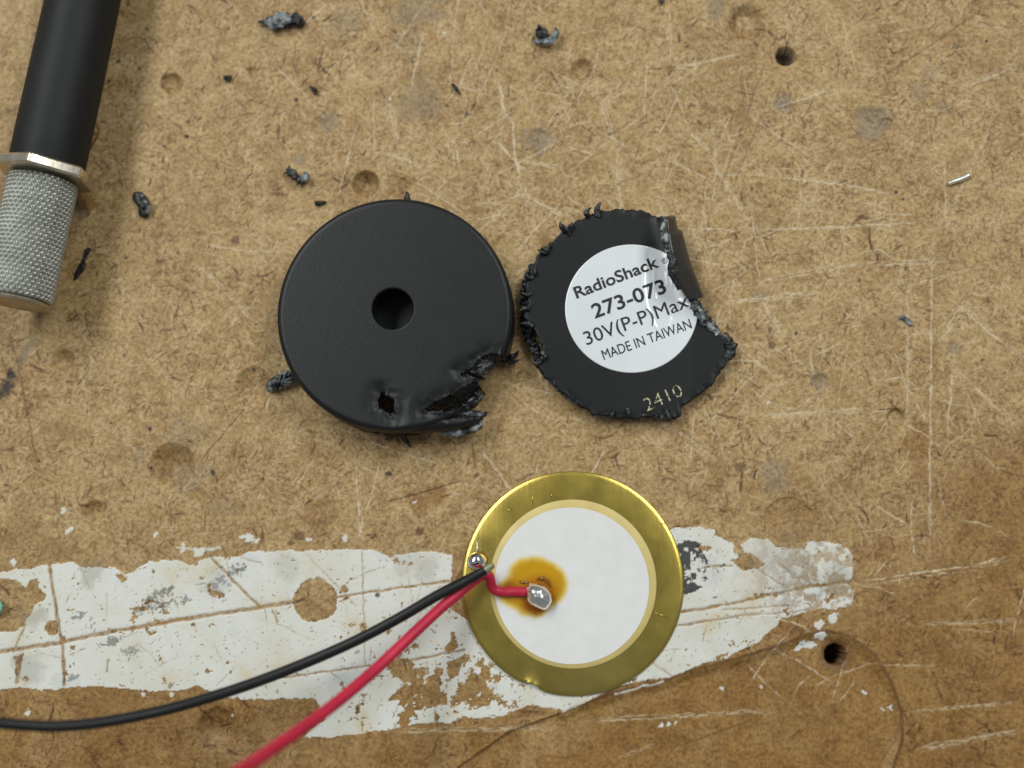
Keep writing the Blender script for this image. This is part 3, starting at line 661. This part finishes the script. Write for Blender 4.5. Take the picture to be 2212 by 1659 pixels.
V, F = tube_geo(catmull(ats([(1488, 640, 2.4), (1500, 655, 2.3), (1514, 676, 1.9), (1530, 696, 1.7), (1552, 722, 1.5)]), 60), [.2, .55, .6, .62, .35], 14, rough=.7, seed=17, flat=.8, nfreq=2.2)
mk('torn_edge', V, F, 'torn_white', plate)
V, F = tube_geo(catmull(ats([(1560, 722, 1.3), (1574, 738, 1.3), (1578, 756, 1.3), (1570, 780, 1.2)]), 40), [.4, .75, .7, .3], 14, rough=.7, seed=19, flat=.9, nfreq=2.2)
mk('torn_edge', V, F, 'torn_plastic', plate)
# crumpled remains of the rim under the left side
V, F = tube_geo(catmull(ats([(1150, 570, .9), (1136, 610, .9), (1132, 650, .8), (1130, 690, .8), (1142, 720, .8), (1156, 760, .8), (1166, 795, .8)]), 110), [.2, .42, .45, .42, .62, .58, .3], 9, rough=1.1, seed=23, nfreq=2.3, flat=.9)
mk('torn_rim', V, F, 'torn_dark', plate, autosharp=30)
V, F = tube_geo(catmull(ats([(1165, 780, 1.9), (1180, 812, 1.9), (1202, 836, 1.8), (1236, 864, 1.7), (1262, 880, 1.6)]), 80), [.1, .3, .28, .3, .15], 8, rough=1.1, seed=27, nfreq=2.6)
mk('torn_rim', V, F, 'torn_plastic', plate, autosharp=30)
V, F = tube_geo(catmull(ats([(1290, 896, 1.7), (1330, 898, 1.6), (1390, 898, 1.5), (1440, 901, 1.4)]), 80), [.15, .28, .24, .28], 9, rough=.9, seed=37, nfreq=2.0)
mk('torn_rim', V, F, 'torn_plastic', plate)
burrs = [[(1290, 466), (1288, 452), (1296, 436)], [(1296, 468), (1292, 452), (1298, 437)], [(1272, 468), (1266, 458), (1278, 448)], [(1220, 500), (1212, 490), (1210, 478)], [(1232, 508), (1224, 495), (1214, 484)], [(1230, 500), (1234, 488), (1236, 480)],
         [(1184, 546), (1172, 546), (1162, 538)], [(1172, 535), (1182, 540), (1188, 522)], [(1150, 600), (1140, 598), (1134, 585)], [(1150, 596), (1156, 588), (1155, 575)], [(1146, 634), (1134, 636), (1124, 632)], [(1144, 668), (1132, 666), (1122, 672)], [(1150, 705), (1136, 698), (1124, 700)],
         [(1170, 760), (1178, 770), (1172, 778)], [(1170, 778), (1160, 786), (1148, 780)], [(1326, 888), (1322, 896), (1318, 904)], [(1356, 882), (1358, 892), (1356, 902)], [(1440, 886), (1444, 898), (1452, 908)], [(1426, 892), (1430, 902), (1424, 908)]]
for p in burrs:
    zz = float(platez(p[0][0]))
    V, F = tube_geo(catmull(ats([(p[0][0], p[0][1], zz-.05), (p[1][0], p[1][1], zz+.35), (p[2][0], p[2][1], zz+.45)]), 14), [.30, .32, .04], 8, rough=.35, seed=p[0][0])
    mk('burr', V, F, 'torn_plastic', plate)

# sticker
m, nt, b = newmat('sticker')
n_ = noise_node(nt, 200, 4); r_ = ramp(nt, n_.outputs[0], [(.3, (.73, .76, .80)), (.7, (.79, .82, .85))])
nt.links.new(r_.outputs[0], b.inputs['Base Color']); b.inputs['Roughness'].default_value = .27; b.inputs['Metallic'].default_value = .12
bump(nt, b, noise_node(nt, 2500, 3).outputs[0], .06, .00003); M['sticker'] = m
LC, LR = (1364, 667), 142
crease = [[(1395, 530), (1391, 570), (1391, 620), (1396, 660), (1408, 690), (1416, 706)], [(1414, 560), (1413, 600), (1415, 645)], [(1440, 590), (1442, 616)], [(1448, 600), (1452, 618)], [(1470, 650), (1490, 670), (1500, 690)], [(1448, 688), (1440, 705)], [(1480, 668), (1496, 700)]]
cedge = [(1436, 545), (1441, 560), (1443, 580), (1437, 590), (1448, 602), (1456, 625), (1470, 637), (1482, 645), (1520, 640)]
def lab_zs(P):
    P = np.array(P, float); z = platez(P[:, 0])
    z = z + .9*np.exp(-(seg_dist(P[:, 0], P[:, 1], [(1440, 470), (1455, 512), (1482, 600), (1505, 655)])/26)**2)+.07
    for k, c in enumerate(crease): z = z+(.07 if k < 2 else .06)*np.exp(-(seg_dist(P[:, 0], P[:, 1], c)/2.6)**2)
    out = ats(P, 0.0)
    for i in range(len(P)): out[i] = ptop(*P[i]); out[i][2] = z[i]
    return out
def lab_z(px, py):
    q = ptop(px, py)
    dfold = seg_dist(np.array([px]), np.array([py]), [(1440, 470), (1455, 512), (1482, 600), (1505, 655)])[0]
    q[2] += .9*math.exp(-(dfold/26)**2)+.07
    for k, c in enumerate(crease):
        d = seg_dist(np.array([px]), np.array([py]), c)[0]
        q[2] += (.07 if k < 2 else .06)*math.exp(-(d/2.6)**2)
    return q
V = []; nr_, nt_ = 56, 220
for i in range(nt_):
    a = 2*math.pi*i/nt_
    for j in range(1, nr_+1):
        r = LR*j/nr_; V.append((LC[0]+r*math.cos(a)*1.01, LC[1]+r*math.sin(a)*.975))
V.append(LC); V = lab_zs(V); F = grid_faces(nt_, nr_, closed_u=True)
for i in range(nt_): F.append((len(V)-1, i*nr_, ((i+1) % nt_)*nr_))
lab = mk('sticker', V, F, 'sticker', plate_disc); lab['label'] = 'round white sticker with four lines of black print'
if lab.data.polygons[0].normal.z < 0: lab.data.flip_normals()
solidify(lab, .05, -1)

def lettering(txt, p0, p1, cap, mat, parent, bold=0.0, xh=True, lift=.06, zfun=lab_z, name='lettering', shear=0.0):
    """text whose baseline runs p0->p1 (photo px) with cap height cap (px); every vertex is laid on the surface"""
    cu = bpy.data.curves.new(name, 'FONT'); cu.body = txt; cu.size = 1; cu.offset = bold; cu.resolution_u = 4
    to = bpy.data.objects.new(name, cu); C.objects.link(to)
    dg = bpy.context.evaluated_depsgraph_get(); me = bpy.data.meshes.new_from_object(to.evaluated_get(dg))
    bpy.data.objects.remove(to)
    co = np.array([v.co[:] for v in me.vertices]); faces = [list(p.vertices) for p in me.polygons]
    bpy.data.meshes.remove(me)
    x0, x1 = co[:, 0].min(), co[:, 0].max()
    base, top = (0.0, 0.729) if xh else (co[:, 1].min(), co[:, 1].max())
    p0 = np.array(p0, float); p1 = np.array(p1, float); d = p1-p0; L = np.linalg.norm(d); d /= L; nn = np.array([d[1], -d[0]])
    V = []
    for c in co:
        u = (c[0]-x0)/(x1-x0)*L; v = (c[1]-base)/(top-base)*cap
        p = p0+d*u+nn*v
        q = zfun(p[0], p[1]); q[2] += lift; V.append(q)
    return mk(name, V, faces, mat, parent, smoothf=False)
lettering('RadioShack', (1246, 645), (1424, 576), 26, 'ink', lab, bold=.018)
lettering('®', (1431, 572), (1443, 567.5), 12, 'ink', lab, bold=.0, xh=False)
lettering('273-073', (1285, 688), (1441, 631), 32, 'ink', lab, bold=.016)
lettering('30V(P-P)Max.', (1268, 746), (1496, 661), 31, 'ink', lab, bold=.000)
lettering('MADE IN TAIWAN', (1305, 777.5), (1495, 709), 22.5, 'ink', lab, bold=.0)
m, nt, b = newmat('date_print')
n_ = noise_node(nt, 2600, 3); r_ = ramp(nt, n_.outputs[0], [(.42, (.03, .03, .02)), (.52, (.50, .47, .28))])
nt.links.new(r_.outputs[0], b.inputs['Base Color']); b.inputs['Roughness'].default_value = .5; M['date_print'] = m
lettering('2410', (1398, 889), (1477, 854), 30, 'date_print', plate_disc, bold=-.012, zfun=ptop, lift=.03)

# ------------------------------------------------------------------ brass piezo disc
bc = at(1236.5, 1258, .3); RB = (at(1475, 1258, .3)[0]-at(998, 1258, .3)[0])/2*1.006
m, nt, b = newmat('brass')
tc = node(nt, 'ShaderNodeTexCoord'); sx = node(nt, 'ShaderNodeSeparateXYZ'); nt.links.new(tc.outputs['Object'], sx.inputs[0])
n1_ = noise_node(nt, 40, 3, .5, tc.outputs['Object'])
r_ = ramp(nt, n1_.outputs[0], [(.25, (.52, .385, .08)), (.55, (.63, .48, .115)), (.8, (.72, .58, .18))])
nt.links.new(r_.outputs[0], b.inputs['Base Color']); b.inputs['Metallic'].default_value = 1
rr = ramp(nt, noise_node(nt, 240, 4, .6, tc.outputs['Object']).outputs[0], [(.3, (.24,)*3), (.7, (.34,)*3)])
nt.links.new(rr.outputs[0], b.inputs['Roughness'])
mp = node(nt, 'ShaderNodeMapping'); nt.links.new(tc.outputs['Object'], mp.inputs[0]); mp.inputs['Scale'].default_value = (1, .06, 1); mp.inputs['Rotation'].default_value = (0, 0, .3)
n2_ = noise_node(nt, 2600, 3, .6, mp.outputs[0]); bump(nt, b, n2_.outputs[0], .16, .00006)
M['brass'] = m
disc = thing('piezo_disc', (bc[0], bc[1], 0), 'round brass piezo disc with a white ceramic face and amber solder spot', 'piezo disc')
prof = [(0.01, .08), (RB-.06, .08), (RB, .13), (RB, .27), (RB-.10, .35), (RB-.5, .40), (RB-1.2, .46), (RB-2.2, .52), (RB-3.4, .57), (RB*.6, .60), (0.01, .60)]
V, F = lathe(prof, 220, bc, (False, False))
# nicked, slightly flattened rim at the lower left; the disc cups very slightly
nick = at(1146, 1488, .3)
for v in V:
    d = math.hypot(v[0]-nick[0], v[1]-nick[1])
    if d < 2.2:
        k = math.exp(-(d/1.0)**2); dirn = (bc[:2]-nick[:2])/np.linalg.norm(bc[:2]-nick[:2])
        v[0] += dirn[0]*.55*k; v[1] += dirn[1]*.55*k; v[2] += .35*k
    rr_ = math.hypot(v[0]-bc[0], v[1]-bc[1])/RB
    v[2] -= .20*rr_*math.cos(math.atan2(v[1]-bc[1], v[0]-bc[0])-.3)*min(1, v[2]/.3)*.6
brass = mk('brass_plate', V, F, 'brass', disc, autosharp=40)
def lift_(px): return at(px[0], px[1], .4)
gcn = at(1237, 1260, .5); RG = (at(1416, 1260, .5)[0]-at(1059, 1260, .5)[0])/2*1.01
V, F = lathe([(RG, .30), (RG, .50), (RG-.08, .56), (RG-1.6, .57), (0.01, .57)], 200, gcn)
ring = mk('ceramic_rim', V, F, 'glue_ring', disc, autosharp=40)
ec = at(1234.5, 1264, .62); RE = (at(1399.5, 1264, .62)[0]-at(1069.5, 1264, .62)[0])/2*1.012
# white electrode: ceramic colour with the rosin soaked in around the joint
bead_px = (1164, 1287)
rings_ = 46; V = []; W = []
flux = [(1070, 1268), (1095, 1243), (1101, 1222), (1119, 1206), (1149, 1199), (1176, 1203), (1203, 1218), (1222, 1237), (1229, 1256), (1225, 1283), (1214, 1299), (1196, 1311), (1173, 1331), (1154, 1337), (1129, 1329), (1095, 1312), (1073, 1294)]
fluxw = ats(flux, .6)[:, :2]; bw_ = at(*bead_px, .6)[:2]
NE = 260
for i in range(NE):
    a = 2*math.pi*i/NE
    for j in range(1, rings_+1):
        r = RE*j/rings_; V.append((ec[0]+r*math.cos(a), ec[1]+r*math.sin(a), .605))
V.append((ec[0], ec[1], .605)); V = np.array(V); F = grid_faces(NE, rings_, closed_u=True)
for i in range(NE): F.append((len(V)-1, i*rings_, ((i+1) % NE)*rings_))
vx, vy = V[:, 0], V[:, 1]
wob = .35*(fbm(vx*.9, vy*.9, 14, 3)-.5)
ins = in_poly(vx+wob, vy+wob, fluxw); dd = seg_dist(vx+wob, vy+wob, list(fluxw)+[fluxw[0]])
sd_ = np.where(ins, dd, -dd)
amber = smooth(-.35, .9, sd_)
deep = np.exp(-((np.hypot(vx-bw_[0], vy-bw_[1]-.1)/2.25)**4)) + .9*np.exp(-((np.hypot((vx-at(1095, 1266, .6)[0])/1.7, (vy-at(1095, 1266, .6)[1])/.85))/1.0)**2) + .8*np.exp(-((np.hypot(vx-at(1160, 1312, .6)[0], vy-at(1160, 1312, .6)[1])/1.2)**2))
V[:, 2] += .10*smooth(.1, 1.3, sd_)*(.5+fbm(vx*1.2, vy*1.2, 3, 3))+.16*np.clip(deep, 0, 1)
el = mk('electrode', V, F, 'ink', ring)
m, nt, b = newmat('white_ceramic')
a_ = node(nt, 'ShaderNodeAttribute', attribute_name='rosin'); s_ = node(nt, 'ShaderNodeSeparateColor'); nt.links.new(a_.outputs['Color'], s_.inputs[0])
wn = ramp(nt, noise_node(nt, 500, 4).outputs[0], [(.3, (.69, .69, .69)), (.7, (.74, .74, .735))]).outputs[0]
spk = math_n(nt, 'GREATER_THAN', noise_node(nt, 1500, 2).outputs[0], .74)
wn = mix(nt, math_n(nt, 'MULTIPLY', spk, .25), wn, (.5, .47, .40))
c_ = ramp(nt, s_.outputs[0], [(0, (1, 1, 1)), (.5, (.95, .70, .16)), (1, (.74, .40, .010))]).outputs[0]
mm = node(nt, 'ShaderNodeMix', data_type='RGBA', blend_type='MULTIPLY'); mm.inputs['Factor'].default_value = 1
nt.links.new(wn, mm.inputs[6]); nt.links.new(c_, mm.inputs[7])
cc_ = mix(nt, s_.outputs[1], mm.outputs[2], (.24, .05, .002))
nt.links.new(cc_, b.inputs['Base Color'])
ro = math_n(nt, 'SUBTRACT', .5, math_n(nt, 'MULTIPLY', s_.outputs[0], .33)); nt.links.new(ro, b.inputs['Roughness'])
at_ = el.data.attributes.new('rosin', 'FLOAT_COLOR', 'POINT')
at_.data.foreach_set('color', np.stack([amber, np.clip(deep, 0, 1)*.92*amber, amber*0, amber*0+1], -1).reshape(-1).astype(np.float32))
el.data.materials.clear(); el.data.materials.append(m)
el['label'] = 'white ceramic face with amber rosin stain'

ring.location.z += .24*S
def dome(px, py, rx, ry, z0, h, rot, mat, parent, name, seed=1, rough=.05, pw=2.0):
    c = at(px, py, z0); nU, nV = 40, 18; V = []
    for i in range(nU):
        a = 2*math.pi*i/nU
        for j in range(nV):
            p = j/(nV-1)*math.pi*.62; r = math.sin(p); z = math.cos(p)
            k = 1+rough*(2*float(fbm(math.cos(a)*r*1.6+4, math.sin(a)*r*1.6+4, seed, 2))-1)
            x, y = rx*r*math.cos(a)*k, ry*r*math.sin(a)*k
            V.append((c[0]+x*math.cos(rot)-y*math.sin(rot), c[1]+x*math.sin(rot)+y*math.cos(rot), z0+h*.38+h*.62*z*k))
    F = grid_faces(nU, nV, closed_u=True)
    o = mk(name, V, F, mat, parent)
    bm = bmesh.new(); bm.from_mesh(o.data); bmesh.ops.remove_doubles(bm, verts=bm.verts, dist=2e-6); bmesh.ops.recalc_face_normals(bm, faces=bm.faces); bm.to_mesh(o.data); bm.free()
    o.data.polygons.foreach_set('use_smooth', [True]*len(o.data.polygons)); return o
dome(1164, 1286, 1.78, 1.38, .70, 2.3, math.radians(-38), 'solder', disc, 'solder_joint', 4, .14)
dome(1030, 1213, 1.15, 1.08, .36, 1.5, 0, 'bright_solder', disc, 'solder_joint', 9, .05)
V, F = tube_geo(catmull(ats([(1160, 1252, 1.1), (1172, 1249, 1.2), (1183, 1256, 1.2), (1190, 1268, 1.1)]), 30), [.12, .22, .2, .1], 10)
mk('rosin_bead', V, F, 'rosin', disc)
V, F = tube_geo(catmull(ats([(1142, 1258, 1.05), (1131, 1258, 1.1), (1122, 1256, 1.05)]), 20), [.1, .22, .1], 10)
mk('rosin_bead', V, F, 'rosin', disc)
V, F = tube_geo(catmull(ats([(1027, 1192, .5), (1042, 1192, .58), (1052, 1203, .62), (1054, 1214, .60)]), 24), [.06, .17, .17, .06], 10, flat=.6)
mk('rosin_bead', V, F, 'rosin', disc)
V, F = tube_geo(catmull(ats([(1030, 1170, .52), (1031, 1184, .60), (1029, 1196, 1.0)]), 16), [.05, .07, .08], 8)
mk('wire_strand', V, F, 'tinned_wire', disc)
for p in ([(1150, 1065), (1151, 1090)], [(1092, 1094), (1104, 1108)], [(1190, 1066), (1192, 1074)], [(1424, 1132), (1438, 1130)], [(1410, 1322), (1444, 1334)], [(1052, 1180), (1062, 1194)], [(1030, 1140), (1042, 1154)], [(1040, 1396), (1068, 1384)], [(1090, 1412), (1098, 1440)]):
    mid = ((p[0][0]+p[1][0])/2, (p[0][1]+p[1][1])/2); pts_ = []
    for q_ in (p[0], mid, p[1]):
        w_ = at(q_[0], q_[1], .45); rr_ = math.hypot(w_[0]-bc[0], w_[1]-bc[1])
        pts_.append((w_[0], w_[1], float(np.interp(rr_, [RB-3.4, RB-2.2, RB-1.2, RB-.5, RB], [.57, .51, .43, .36, .33]))+.04))
    V, F = tube_geo(np.array(pts_), [.02, .06, .02], 6, flat=.6)
    mk('scratch_burr', V, F, 'brass', brass)

# ------------------------------------------------------------------ lead wires
rp = catmull(ats([(1136, 1279, 1.35), (1115, 1278, 1.35), (1090, 1279, 1.3), (1072, 1276, 1.4), (1062, 1266, 1.7), (1059, 1252, 2.1), (1053, 1241, 2.3), (1040, 1243, 2.5), (1015, 1261, 3.2), (985, 1286, 4.2), (955, 1311, 5.2), (900, 1362, 7.2), (820, 1438, 10), (740, 1507, 14), (660, 1568, 18), (590, 1617, 22), (520, 1664, 27), (430, 1720, 33), (330, 1780, 38)]), 260)
V, F = tube_geo(rp, [.58]*3+[.60, .62, .64, .66, .68, .70, .70], 20)
rw = thing('lead_wire', rp[0], 'red insulated lead wire soldered to the white ceramic face', 'wire', 'thin lead wires curving away from the disc')
mk('insulation', V, F, 'red_insulation', rw)
V, F = tube_geo(ats([(1146, 1280, 1.45), (1140, 1279.5, 1.4), (1132, 1279, 1.35)]), [.5, .34, .3], 12); mk('bare_end', V, F, 'solder', rw)
bp_ = [(1066, 1220, 4.7), (1052, 1229, 4.5), (1035, 1239, 4.35), (1008, 1253, 4.6), (985, 1265, 5.0), (940, 1289, 5.6), (860, 1336, 6.2), (760, 1388, 6.6), (640, 1440, 7.2), (520, 1485, 8.5), (400, 1522, 10), (300, 1546, 12), (200, 1563, 14), (120, 1569, 15.5), (50, 1566, 17), (-60, 1556, 19), (-200, 1540, 21)]
bpath = catmull(ats(bp_), 280)
V, F = tube_geo(bpath[20:], [.50, .60, .62, .62, .62, .62, .62], 20)
bwr = thing('lead_wire', bpath[20], 'black insulated lead wire with a loose stripped end over the brass disc', 'wire', 'thin lead wires curving away from the disc')
mk('insulation', V, F, 'black_insulation', bwr)
V, F = tube_geo(bpath[:34], [.30, .42, .50, .52], 14); mk('stripped_end', V, F, 'stripped_wire', bwr)

# ------------------------------------------------------------------ knurled tool
kz = 5.2
K0 = at(47, 661, kz); K1 = at(99, 400, kz)            # axis near cap and near nut
ax = (K1-K0); ax[2] = 0; Lk = np.linalg.norm(ax); ax /= Lk
tilt = math.radians(2.2); axis = np.array([ax[0]*math.cos(tilt), ax[1]*math.cos(tilt), -math.sin(tilt)])
side = np.cross(axis, [0, 0, 1]); side /= np.linalg.norm(side); upv = np.cross(side, axis)
zc = 5.05+math.sin(tilt)*Lk
K0 = at(46, 655, zc)
def tp(s, r, a): return K0+axis*s+side*(r*math.sin(a))+upv*(r*math.cos(a))
tool = thing('hand_tool', (K0[0], K0[1], 0), 'hand tool with black tube handle, hexagonal collar and knurled metal end', 'hand tool')
RK = 4.12; LKN = Lk+.4
# knurled sleeve
ntK, nsK = 340, 260
aa = np.linspace(0, 2*math.pi, ntK, endpoint=False); ss = np.linspace(0, LKN, nsK)
Ag, Sg = np.meshgrid(aa, ss, indexing='ij')
nst = 36; pitch = 2*math.pi*RK/nst
tri = lambda t: 1-np.abs(2*(t-np.floor(t))-1)
u1 = Ag*nst/(2*math.pi)+Sg/(pitch*1.45); u2 = Ag*nst/(2*math.pi)-Sg/(pitch*1.45)
hk = np.minimum(np.minimum(tri(u1), tri(u2))*1.6, 1.0)
fade = smooth(0, .9, Sg)*smooth(LKN, LKN-.6, Sg)
rad = RK-.34+.34*hk*fade+.03*(fbm(Ag*9, Sg*1.5, 5, 3)-.5)
rad = rad - .35*np.exp(-(Sg/.25)**2)-.6*np.exp(-((LKN-Sg)/.35)**2)
V = K0[None, None]+axis*Sg[..., None]+side*(rad*np.sin(Ag))[..., None]+upv*(rad*np.cos(Ag))[..., None]
kn = mk('knurled_sleeve', V.reshape(-1, 3), grid_faces(ntK, nsK, closed_u=True), 'knurl_metal', tool, autosharp=60)
# end cap
V = []; n = 90; prof = [(RK-.30, .10), (RK-.12, -.10), (RK-.25, -.35), (RK-.7, -.42), (RK-1.0, -.30), (0.02, -.26)]
for i in range(n):
    a = 2*math.pi*i/n
    for r, s in prof: V.append(tp(s, r, a))
mk('end_cap', V, grid_faces(n, len(prof), closed_u=True), 'cap_metal', tool, autosharp=45)
# hexagonal collar
cs, ct = LKN-.1, 1.35; RH = 6.15; V = []; phi0 = math.radians(6)
hexp = []
for k in range(6):
    a1 = phi0+k*math.pi/3
    for t in np.linspace(-.045, .045, 4): hexp.append((a1+t, RH-.10-abs(t)*2))
def hexr(i, inset): return hexp[i][1]-inset
nh = len(hexp); pr = [(2.5, 0), (None, .28, 0), (None, 0, .25), (None, 0, ct-.25), (None, .28, ct), (2.5, ct)]
for i in range(nh):
    for q in pr:
        if q[0] is not None: V.append(tp(cs+q[1], q[0], hexp[i][0]))
        else: V.append(tp(cs+q[2], hexr(i, q[1]), hexp[i][0]))
o = mk('hex_collar', V, grid_faces(nh, len(pr), closed_u=True), 'nut_metal', tool, autosharp=25)
# tube handle
V = []; n = 96; prof = [(3.0, 0), (4.40, .05), (4.46, .3), (4.48, 4), (4.46, 12), (4.40, 22), (4.25, 34), (4.0, 46), (3.7, 60), (3.5, 70), (2.6, 71.5), (.05, 71.8)]
for i in range(n):
    a = 2*math.pi*i/n
    for r, s in prof: V.append(tp(cs+ct-.03+s, r, a))
mk('tube_handle', V, grid_faces(n, len(prof), closed_u=True), 'tube_plastic', tool, autosharp=40)
zmin = min((o.matrix_local @ Vector(v.co)).z for o in tool.children for v in o.data.vertices)
tool.location.z = -zmin - 0.00005

# ------------------------------------------------------------------ shavings and scraps
G = 'black plastic shavings scattered on the bench'
def chip(pts, h, mat, label, seed=1, ridge=None, curl=0.0, name='plastic_shaving', cat='shaving', grp=G):
    c = catmull(pts+[pts[0]], 56)[:-1]; ctr = c.mean(0); n = len(c)
    lv = [(1.0, 0.02), (1.03, .28), (.95, .62), (.75, .9), (.45, 1.0), (.2, 1.0)]
    V = []; ext = np.linalg.norm(c-ctr, axis=1).max()
    mid = at(ctr[0], ctr[1])
    for t, hh in lv:
        for p in c:
            q = ctr+(p-ctr)*t; z = hh*h*(.55+.9*float(fbm(q[0]*.11, q[1]*.11, seed, 3)))
            if ridge: z += h*.28*math.sin((q[0]*math.cos(ridge)+q[1]*math.sin(ridge))*.78)*hh
            z += curl*(np.linalg.norm(q-ctr)/ext)**2*(1 if hh > .1 else .4)
            V.append(at(q[0], q[1], max(z, .0)))
    F = []
    for k in range(len(lv)-1):
        for i in range(n): F.append((k*n+i, k*n+(i+1) % n, (k+1)*n+(i+1) % n, (k+1)*n+i))
    F.append([(len(lv)-1)*n+i for i in range(n)]); F.append(list(range(n)))
    o = mk(name, V, F, mat, None, loc=(mid[0], mid[1], 0), autosharp=50)
    tag(o, label, cat, grp); return o
def compound(label, loc_px, parts, name='plastic_shaving', cat='shaving', grp=G):
    p = at(*loc_px); e = thing(name, (p[0], p[1], 0), label, cat, grp)
    for nm, pts, rad, mat, rg, sd, fl_ in parts:
        V, F = tube_geo(catmull(ats(pts), 15), rad, 7, rough=min(1.2, rg*2.6), seed=sd, flat=fl_*.8, nfreq=2.6)
        V[:, 2] = np.maximum(V[:, 2], .02); mk(nm, V, F, mat, e, autosharp=28)
    return e
compound('long folded grey and black shaving, the biggest curl, with a pale band', (607, 45), [
    ('grey_band', [(572, 48, .7), (590, 46, 1.0), (612, 41, 1.1), (628, 37, .8)], [.45, .85, .9, .6], 'chip_grey', .25, 2, .5),
    ('dark_tip', [(556, 47, .4), (568, 47, .6), (580, 48, .5)], [.08, .3, .4], 'chip_dark', .3, 3, .7),
    ('dark_tail', [(622, 44, .6), (638, 42, .8), (652, 48, .5), (660, 49, .3)], [.5, .75, .5, .1], 'chip_dark', .4, 4, .7),
    ('dark_tail', [(588, 57, .35), (605, 57, .4), (622, 53, .4), (640, 50, .3)], [.15, .3, .35, .15], 'chip_dark', .3, 5, .7),
    ('dark_tip', [(590, 34, .5), (602, 32, .7), (610, 36, .6)], [.08, .3, .2], 'chip_dark', .3, 6, .7)])
compound('cup-shaped chip with a dark hollow and pale grey rim', (1176, 76), [
    ('dark_face', [(1158, 74, .5), (1170, 72, .6), (1184, 70, .5)], [.5, .85, .5], 'chip_dark', .3, 8, .6),
    ('grey_rim', [(1160, 90, .5), (1175, 90, .9), (1192, 83, 1.1), (1201, 72, 1.2), (1200, 60, .9)], [.25, .5, .5, .45, .15], 'chip_grey', .25, 9, .8),
    ('dark_tip', [(1168, 66, .6), (1165, 58, .9), (1163, 52, 1.0)], [.3, .25, .05], 'chip_dark', .3, 10, .8),
    ('grey_rim', [(1152, 80, .4), (1156, 88, .5), (1160, 92, .4)], [.15, .25, .12], 'chip_grey', .2, 11, .8)])
compound('twisted black shaving with a forked end beside a round dent', (643, 380), [
    ('twist', [(619, 366, .5), (632, 376, .7), (646, 386, .7), (652, 393, .6)], [.3, .55, .75, .5], 'chip_dark', .4, 12, .9),
    ('fork', [(612, 376, .4), (621, 373, .5), (630, 376, .6)], [.05, .22, .35], 'chip_dark', .3, 13, .9),
    ('fork', [(624, 357, 1.0), (626, 366, .8), (634, 375, .7)], [.05, .28, .4], 'chip_dark', .3, 14, .9),
    ('shiny_end', [(650, 388, .6), (660, 384, .8), (669, 386, .6)], [.35, .62, .3], 'chip_grey', .2, 15, .9)])
chip([(286, 424), (292, 415), (306, 416), (318, 428), (324, 445), (322, 464), (312, 470), (300, 464), (298, 448), (290, 436)], .9, 'chip_dark', 'short thick chip with a worn white side near the hex collar', 31)
V, F = tube_geo(catmull(ats([(306, 422, .7), (316, 434, .9), (320, 450, .8), (318, 464, .5)]), 24), [.15, .32, .35, .12], 9, rough=.3, seed=5)
chipA = [o for o in C.objects if o.get('label', '').startswith('short thick chip')][0]
mk('worn_side', V, F, 'torn_white', chipA)
chip([(182, 540), (190, 536), (197, 539), (192, 548), (184, 560), (186, 575), (176, 590), (162, 604), (160, 596), (168, 575), (176, 562)], .45, 'chip_dark', 'slim dark sliver lying beside the knurled metal end', 33)
chip([(575, 833), (580, 822), (595, 812), (612, 803), (626, 800), (634, 808), (640, 822), (628, 832), (612, 838), (596, 845), (580, 846)], 1.25, 'chip_grey', 'ribbed grey chip touching the round buzzer case', 35, ridge=math.radians(20))
chip([(482, 164), (498, 163), (500, 170), (493, 177), (485, 172)], .55, 'chip_dark', 'tiny three-sided black crumb beside a shallow round dent', 37)
chip([(668, 184), (682, 190), (686, 196), (682, 204), (676, 200)], .7, 'chip_dark', 'pointed black crumb above the forked twisted shaving', 39)
chip([(974, 180), (982, 182), (990, 192), (994, 204), (988, 200), (980, 192)], .6, 'chip_dark', 'small dark flake beside a grey smudge on bare board', 41)
chip([(680, 434), (702, 434), (703, 440), (690, 440), (682, 444)], .5, 'chip_dark', 'tiny bar-shaped black crumb between a round dent and the buzzer case', 43)
chip([(1424, -4), (1434, -4), (1432, 6), (1427, 10)], .6, 'chip_dark', 'black crumb near a grey blotch beyond the cup-shaped chip', 45)
chip([(1942, 686), (1950, 680), (1965, 690), (1972, 704), (1964, 702), (1952, 692)], .3, 'chip_grey', 'flat grey flake on the scratched board beside the torn plate', 47)
chip([(-12, 1300), (0, 1298), (6, 1306), (6, 1316), (0, 1326), (-12, 1328)], 1.3, 'teal_plastic', 'pale teal plastic scrap on the bare patch inside the white paint', 49, name='plastic_scrap', cat='scrap', grp='')
V, F = tube_geo(catmull(ats([(2049, 397, .32), (2060, 392, .34), (2075, 387, .36), (2088, 381, .4), (2094, 378, .4)]), 24), [.26, .3, .3, .3, .22], 14)
p = at(2070, 388); o = mk('wire_offcut', V, F, 'tinned_wire', None, loc=(p[0], p[1], 0)); tag(o, 'short bright silver wire offcut lying on the bare board', 'wire offcut')
